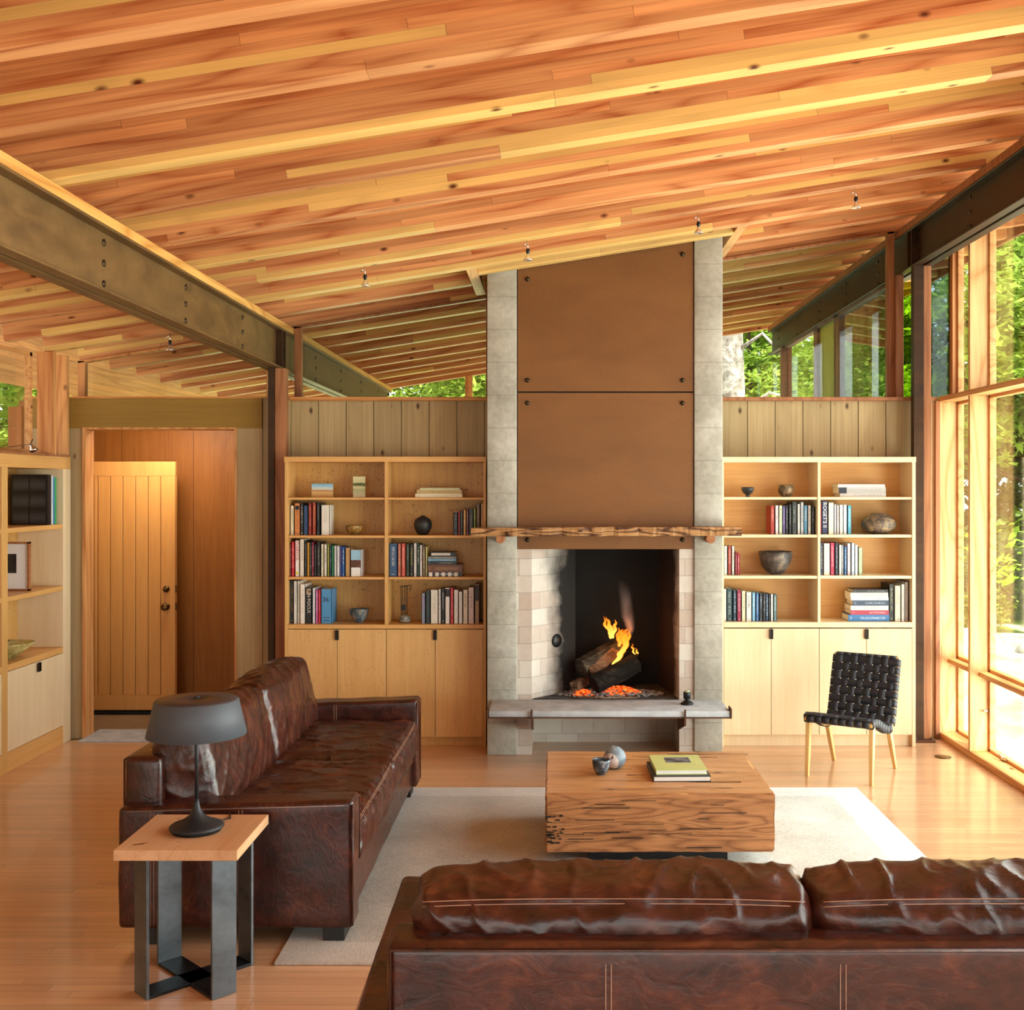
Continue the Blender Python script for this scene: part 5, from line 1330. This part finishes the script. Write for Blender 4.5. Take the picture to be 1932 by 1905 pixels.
for s_, nm in ((.012, 'front_rail'), (TOT * .46, 'cross_rail'), (TOT - .012, 'top_rail')):
    p, tg, n = at(s_)
    MB().tube([(-HW + .02, p.y - n.y * .022, p.z - n.z * .022), (HW - .02, p.y - n.y * .022, p.z - n.z * .022)], .017, 12).build(nm, M['ash'], ch, world=False)
def leg(top, bot, nm='leg'):
    m = MB(); a, b = Vector(top), Vector(bot); ring = []
    for p, hx, hy in ((a, .014, .024), (a.lerp(b, .5), .0135, .021), (b, .011, .013)):
        ring.append([m.bm.verts.new(p + Vector((sx * hx, sy * hy, 0))) for sx, sy in ((-1, -1), (1, -1), (1, 1), (-1, 1))])
    for x, y in zip(ring, ring[1:]):
        for k in range(4): m.bm.faces.new((x[k], x[(k + 1) % 4], y[(k + 1) % 4], y[k]))
    m.bm.faces.new(ring[0]); m.bm.faces.new(ring[-1][::-1])
    m.build(nm, M['ash'], ch, world=False, bevel=.003)
for sg in (-1, 1):
    leg((sg * (HW - .015), -.235, .37), (sg * (HW - .013), -.262, .0))
    leg((sg * (HW - .015), .125, .285), (sg * (HW - .013), .262, .0))
def webbing(name, s0, s1, ncross, nlong):
    """plaited webbing over the rails between arc lengths s0 and s1"""
    m = MB(); cw = (s1 - s0) / ncross; lw = (2 * HW - .03) / nlong; A = .0012
    def strip(pts, wdir, w):
        rows = [[m.bm.verts.new(p - wd * w / 2), m.bm.verts.new(p + wd * w / 2)] for p, wd in zip(pts, wdir)]
        for a, b in zip(rows, rows[1:]): 
            f = m.bm.faces.new((a[0], a[1], b[1], b[0])); f.smooth = True
    for j in range(nlong):
        x = -HW + .015 + lw * (j + .5); pts = []; wd = []
        for i in range(ncross * 8 + 1):
            s_ = s0 + (s1 - s0) * i / (ncross * 8); p, tg, n = at(s_)
            ph = cos(pi * (i / 8 - .5) ) * 0 + sin(pi * (i / 8)) * (1 if j % 2 else -1)
            off = .0045 + A * math.copysign(abs(sin(pi * i / 8)) ** .4, ph)
            pts.append(Vector((x, 0, 0)) + p + n * off); wd.append(Vector((1, 0, 0)))
        strip(pts, wd, lw - .0045)
        for end, s_ in ((0, s0), (1, s1)):   # wrap round the rail
            p, tg, n = at(s_)
            sg = -1 if end == 0 else 1
            if (end == 0 and s0 < .02) or (end == 1 and s1 > TOT - .02):
                pts = [Vector((x, 0, 0)) + p + n * (.006 - .023 * (1 - cos(q))) + tg * sg * (.020 * sin(q)) for q in [pi * k / 10 for k in range(11)]]
                strip(pts, [Vector((1, 0, 0))] * 11, lw - .0045)
    for k in range(ncross):
        s_ = s0 + cw * (k + .5); p, tg, n = at(s_); pts = []; wd = []
        for i in range(nlong * 8 + 1):
            x = -HW + .015 + lw * i / 8; u = (i / 8) % 1; j = min(nlong - 1, i // 8)
            sgn = 1 if (j + k) % 2 == 0 else -1
            off = .0045 + A * sgn * abs(sin(pi * (i / 8))) ** .4
            pts.append(Vector((x, 0, 0)) + p + n * off); wd.append(tg)
        e = .0035
        for sg, lst in ((-1, 'a'), (1, 'b')):
            side = [Vector((sg * (HW + .0035), 0, 0)) + p + n * o_ for o_ in (.004, -.02, -.044)]
            inner = Vector((sg * (HW - .035), 0, 0)) + p - n * .046
            if sg < 0: pts = [inner] + side[::-1] + pts
            else: pts = pts + side + [inner]
        strip(pts, [tg] * len(pts), cw - .006)
    o = m.build(name, M['strap'], ch, world=False)
    so = o.modifiers.new('thick', 'SOLIDIFY'); so.thickness = .0018; so.offset = 1
    return o
sm_ = TOT * .50
webbing('seat_webbing', .012, sm_, 8, 8)
webbing('back_webbing', sm_ + .006, TOT - .012, 8, 8)

# brass floor outlet
c = P(1779, 1428, 4066 / 510.0)
tag(MB().lathe([(0, .0), (.055, .0), (.056, .004), (.040, .007), (0, .007)], (c.x, c.y, .0002), 32).build('floor_outlet', M['brass']), 'round brass outlet cover in the floor beside the windows', 'outlet')

# ceiling cable spotlights
CAP = None
def spot(X, Y, d, label, scale=1.0, first=[None]):
    c = P(X, Y, d); top = roof_z(c.x)
    g = 'small chrome ceiling spotlights'
    r = thing('spotlight', label, 'lamp', (c.x, d, top), 0, g)
    z = top - .001
    MB().tube([(c.x, d, z), (c.x + .004, d, z - .055)], .0035).build('stem', M['chrome'], r)
    MB().tube([(c.x - .006, d, z - .018), (c.x - .026, d, z - .034)], .004).build('thumb_screw', M['chrome'], r)
    MB().lathe([(0, -.050), (.010, -.052), (.013, -.068), (.008, -.084), (0, -.085)], (c.x + .003, d, z), 16).build('socket', M['black_metal'], r)
    MB().lathe([(.006, -.080), (.011, -.098), (.027, -.118), (.030, -.124), (.026, -.124), (.008, -.100), (0, -.098)], (c.x + .003, d, z), 28).build('lamp_head', plain('spot_glass', '#e8e4da', .1, .8, 0), r)
    return r
DJ = 7.135
spot(688, 520, DJ, 'chrome spotlight under the ceiling beams, leftmost of the four in a row')
spot(995, 470, DJ, 'chrome spotlight hanging just above the upper left of the steel chimney panel')
spot(1317, 420, DJ, 'chrome spotlight hanging above the right edge of the chimney')
spot(1614, 372, DJ, 'chrome spotlight nearest the window wall, rightmost of the row')
spot(320, 668, 8.325, 'chrome spotlight in front of the high glass above the doorway')

# ---------------------------------------------------------------- outdoors
gm = NT('woodland_ground'); v = gm.coords(False); xyz = gm.n('SeparateXYZ', None, i0=v)
pale = gm.ramp(gm.noise(v, 2.0, 6), [(.35, '#a0967c'), (.65, '#c4bca8')]); green = gm.ramp(gm.noise(v, 1.2, 6), [(.35, '#3c4a1e'), (.65, '#7f9440')])
far = gm.math('GREATER_THAN', gm.math('ADD', xyz.outputs[1], gm.math('MULTIPLY', gm.noise(v, .4, 3), 6.0)), 19.5)
GM = gm.bsdf(gm.mix(far, pale, green), .95, 0.0, .1)
struct(MB().box(-60, 60, -40, 90, -.3, -.12), 'ground', GM)
LM = {}
def leafmat(name, a, b):
    t = NT(name); v = t.n('TexCoord').outputs['Object']
    c = t.ramp(t.math('ADD', t.math('MULTIPLY', t.noise(v, 1.6, 4), .6), t.math('MULTIPLY', t.noise(v, 12, 2), .4)), [(.35, a), (.65, b)])
    d = t.n('BsdfDiffuse', None, Color=c).outputs[0]; tl = t.n('BsdfTranslucent', None, Color=c).outputs[0]
    mx = t.n('MixShader', None, i0=.4, i1=d, i2=tl); t.t.links.new(mx.outputs[0], t.out.inputs[0]); return t.m
LM['maple'] = leafmat('maple_leaves', '#6d8c2a', '#bcd264')
LM['fir'] = leafmat('fir_needles', '#465c26', '#93a855')
LM['dark'] = leafmat('dark_needles', '#26382a', '#556c4c')
LM['shrub'] = leafmat('shrub_leaves', '#5c7028', '#a3a860')
BARK = glaze('grey_bark', '#5a544c', '#8c857a', '#c0bab0', .9, 5, 1.0)
BARKD = glaze('dark_bark', '#2f251c', '#4d3c2c', '#6a543e', .9, 6, 1.0)
def leaves(n, blobs, size, seed, droop=.0, flat=.5):
    rnd = random.Random(seed); vs = []; fs = []
    tot = sum(b[3] * b[4] * b[5] for b in blobs)
    for bx, by, bz, rx, ry, rz in blobs:
        k = int(n * rx * ry * rz / tot)
        for _ in range(k):
            u, w_, th = rnd.uniform(-1, 1), rnd.random() ** .5, rnd.uniform(0, 2 * pi)
            s = (1 - u * u) ** .5; p = Vector((bx + rx * w_ * s * cos(th), by + ry * w_ * s * sin(th), bz + rz * w_ * u))
            cl = mnoise.noise(p * 1.7 + Vector((seed, 0, 0)))
            if cl < -.12: continue
            a = Vector((rnd.gauss(0, 1), rnd.gauss(0, 1), rnd.gauss(0, flat))).normalized(); b = a.cross(Vector((rnd.gauss(0, .5), rnd.gauss(0, .5), 1))).normalized()
            a = (a + Vector((0, 0, -droop))).normalized()
            q = size * rnd.uniform(.6, 1.4); i = len(vs)
            vs += [p - a * q, p - b * q * .45 + Vector((0, 0, -.1 * q)), p + a * q, p + b * q * .45 + Vector((0, 0, -.1 * q))]; fs.append((i, i + 1, i + 2, i + 3))
    me = bpy.data.meshes.new('leaves'); me.from_pydata([tuple(v) for v in vs], [], fs); return me
def crown_maple(seed, R=2.6, H=6.5, n=24000, size=.10):
    rnd = random.Random(seed); bl = []
    for _ in range(26):
        a = rnd.uniform(0, 2 * pi); r_ = rnd.uniform(.1, 1) * R; z = rnd.uniform(.9, H); s_ = rnd.uniform(.7, 1.25)
        bl.append((r_ * cos(a), r_ * sin(a), z, s_ * 1.2, s_ * 1.2, s_ * .55))
    return leaves(n, bl, size, seed)
def crown_fir(seed, R=2.4, H=11, n=24000, size=.11, z0=.8):
    rnd = random.Random(seed); bl = []
    z = z0
    while z < H:
        rr = R * (1 - (z - z0) / (H - z0 + .8)) + .3; k = 6
        a0 = rnd.uniform(0, 6)
        for j in range(k):
            a = a0 + 2 * pi * j / k + rnd.uniform(-.3, .3)
            for u in (.3, .6, .92):
                bl.append((rr * u * cos(a), rr * u * sin(a), z - u * rr * .28 + rnd.uniform(-.08, .08), .42, .42, .17))
        z += .48
    return leaves(n, bl, size, seed, .5, .35)
def mktree(kind, crown, mats, h, tr, bark):
    r = thing('tree', 'x', 'tree')
    o = bpy.data.objects.new('crown', crown); crown.materials.append(mats); COL.objects.link(o); o.parent = r
    m = MB(); m.tube([(0, 0, -.05), (.03, .02, h * .3), (-.04, .03, h * .65), (0, 0, h)], [tr * 1.25, tr, tr * .7, tr * .15], 12)
    for j in range(8):
        a = j * 2.4; z = h * (.25 + .08 * j); m.tube([(0, 0, z), (cos(a) * .9, sin(a) * .9, z + .35), (cos(a) * 1.7, sin(a) * 1.7, z + .5)], [tr * .3, tr * .18, .01], 6)
    m.build('trunk', bark, r, world=False); return r
pr_maple = mktree('maple', crown_maple(3), LM['maple'], 6, .14, BARKD)
pr_fir = mktree('fir', crown_fir(5), LM['fir'], 10.6, .16, BARKD)
pr_dark = mktree('dark', crown_fir(9, 2.2, 13, 22000, .12, 1.2), LM['dark'], 12.6, .18, BARKD)
used = set()
def plant(proto, x, y, s, rz, label, group='trees outside'):
    if proto not in used: c = proto; used.add(proto)
    else: c = copy_tree(proto)
    c.location = (x, y, -.12); c.rotation_euler = (0, 0, rz); c.scale = (s, s, s * 1.0)
    c['label'] = label; c['group'] = group
SPOTS = [
 (pr_maple, 7.6, 17.5, 1.0, 0.3, 'bright leafy maple filling the lower tall window at far right', ''),
 (pr_fir, 8.9, 19.5, 1.1, 1.0, 'drooping fir tree behind the top right window pane', ''),
 (pr_maple, 10.6, 21.5, 1.15, 2.2, 'leafy tree right of the maple beyond the window wall', 'trees beyond the window wall'),
 (pr_fir, 11.8, 26.0, 1.2, 4.0, 'distant fir beyond the window wall', 'trees beyond the window wall'),
 (pr_maple, 6.4, 22.0, .9, 3.3, 'leafy tree seen through the clear glass beyond the outer window wall', ''),
 (pr_maple, 3.7, 21.5, .85, 5.1, 'low leafy tree behind the big grey trunk, right of the chimney', ''),
 (pr_maple, 5.2, 25.0, 1.0, 1.4, 'leafy tree behind, seen between the outside posts right of the chimney', ''),
 (pr_dark, 4.8, 30.0, 1.1, 0.2, 'tall dark conifer far behind the clerestory right of the chimney', 'far conifers'),
 (pr_dark, 8.2, 31.0, 1.2, 2.6, 'dark conifer far behind the maple', 'far conifers'),
 (pr_dark, 14.5, 30.0, 1.3, 3.1, 'dark conifer furthest to the right', 'far conifers'),
 (pr_maple, -1.4, 22.5, .95, 0.9, 'leafy tree seen in the clerestory left of the chimney', ''),
 (pr_maple, -3.6, 24.0, 1.0, 2.9, 'leafy tree further left beyond the clerestory glass', ''),
 (pr_maple, 1.2, 27.0, 1.0, 4.2, 'leafy tree hidden mostly behind the chimney', ''),
 (pr_dark, -2.0, 31.0, 1.2, 1.2, 'dark conifer behind the left clerestory trees', 'far conifers'),
 (pr_maple, -8.6, 16.5, .9, 2.0, 'leafy tree outside the leftmost high window', ''),
 (pr_maple, -6.9, 20.5, 1.0, 5.5, 'leafy tree beyond the high glass over the doorway', ''),
 (pr_dark, -10.5, 22.0, 1.1, 0.5, 'dark conifer far left beyond the clerestory', 'far conifers'),
]
for p_, x, y, s, rz, lab, g in SPOTS: plant(p_, x, y, s, rz, lab, g or 'trees outside')
# the big pale trunk right of the chimney
r = thing('tree', 'massive pale grey bare trunk outside, right of the chimney top', 'tree', (2.62, 16.6, -.12))
MB().tube([(2.62, 16.6, -.12), (2.60, 16.6, 2.4), (2.56, 16.6, 4.6), (2.50, 16.6, 8)], [.27, .23, .19, .12], 18).build('trunk', BARK, r)
for k, pts in enumerate([[(2.7, 16.5, 3.9), (3.0, 16.3, 4.1), (3.25, 16.2, 3.8), (3.3, 16.2, 3.45)], [(2.75, 16.5, 3.0), (3.1, 16.3, 3.25), (3.5, 16.2, 3.15)], [(2.45, 16.5, 3.4), (2.25, 16.4, 3.9)], [(2.5, 16.5, 2.7), (2.3, 16.4, 3.0)]]):
    MB().tube(pts, [.035] + [.025] * (len(pts) - 2) + [.008], 7).build('bare_branch', BARK, r)
# shrubs and boulders in the yard
sh = leaves(5000, [(0, 0, .35, .8, .7, .4), (.5, .2, .5, .5, .5, .35), (-.5, .1, .4, .5, .5, .35)], .05, 77)
sh.materials.append(LM['shrub']); so = bpy.data.objects.new('shrub', sh); COL.objects.link(so)
SH = [(5.7, 15.8, .8, 'low shrub beside the boulders outside the window wall'), (7.3, 18.9, 1.0, 'shrub at the foot of the bright maple'), (5.3, 17.4, 1.1, 'shrub left of the boulders in the yard'), (3.4, 17.8, 1.5, 'shrub at the foot of the big grey trunk'), (9.8, 17.6, 1.2, 'yard shrub furthest to the right')]
for k, (x, y, s, lab) in enumerate(SH):
    c = so if k == 0 else so.copy()
    if k: COL.objects.link(c)
    c.location = (x, y, -.12); c.scale = (s, s, s); c.rotation_euler = (0, 0, k); tag(c, lab, 'shrub', 'yard shrubs')
ST = glaze('granite', '#9a9890', '#c9c7c0', '#e4e3de', .8, 3, .6)
for k, (x, y, s, lab) in enumerate([(5.1, 14.0, .34, 'pale boulder outside, closest to the window wall'), (6.35, 13.9, .42, 'large pale boulder outside right of the smaller one'), (7.8, 14.6, .45, 'pale boulder outside furthest right')]):
    m = MB(); bmesh.ops.create_icosphere(m.bm, subdivisions=3, radius=1)
    for v in m.bm.verts: v.co = v.co * (1 + .25 * mnoise.noise(v.co * 1.6 + Vector((k * 5, 0, 0)))); v.co = Vector((v.co.x * s * 1.5, v.co.y * s, max(-.2, v.co.z) * s * .75))
    o = m.build('boulder', ST, smooth=True); o.location = (x, y, -.10); tag(o, lab, 'boulder', 'yard boulders')
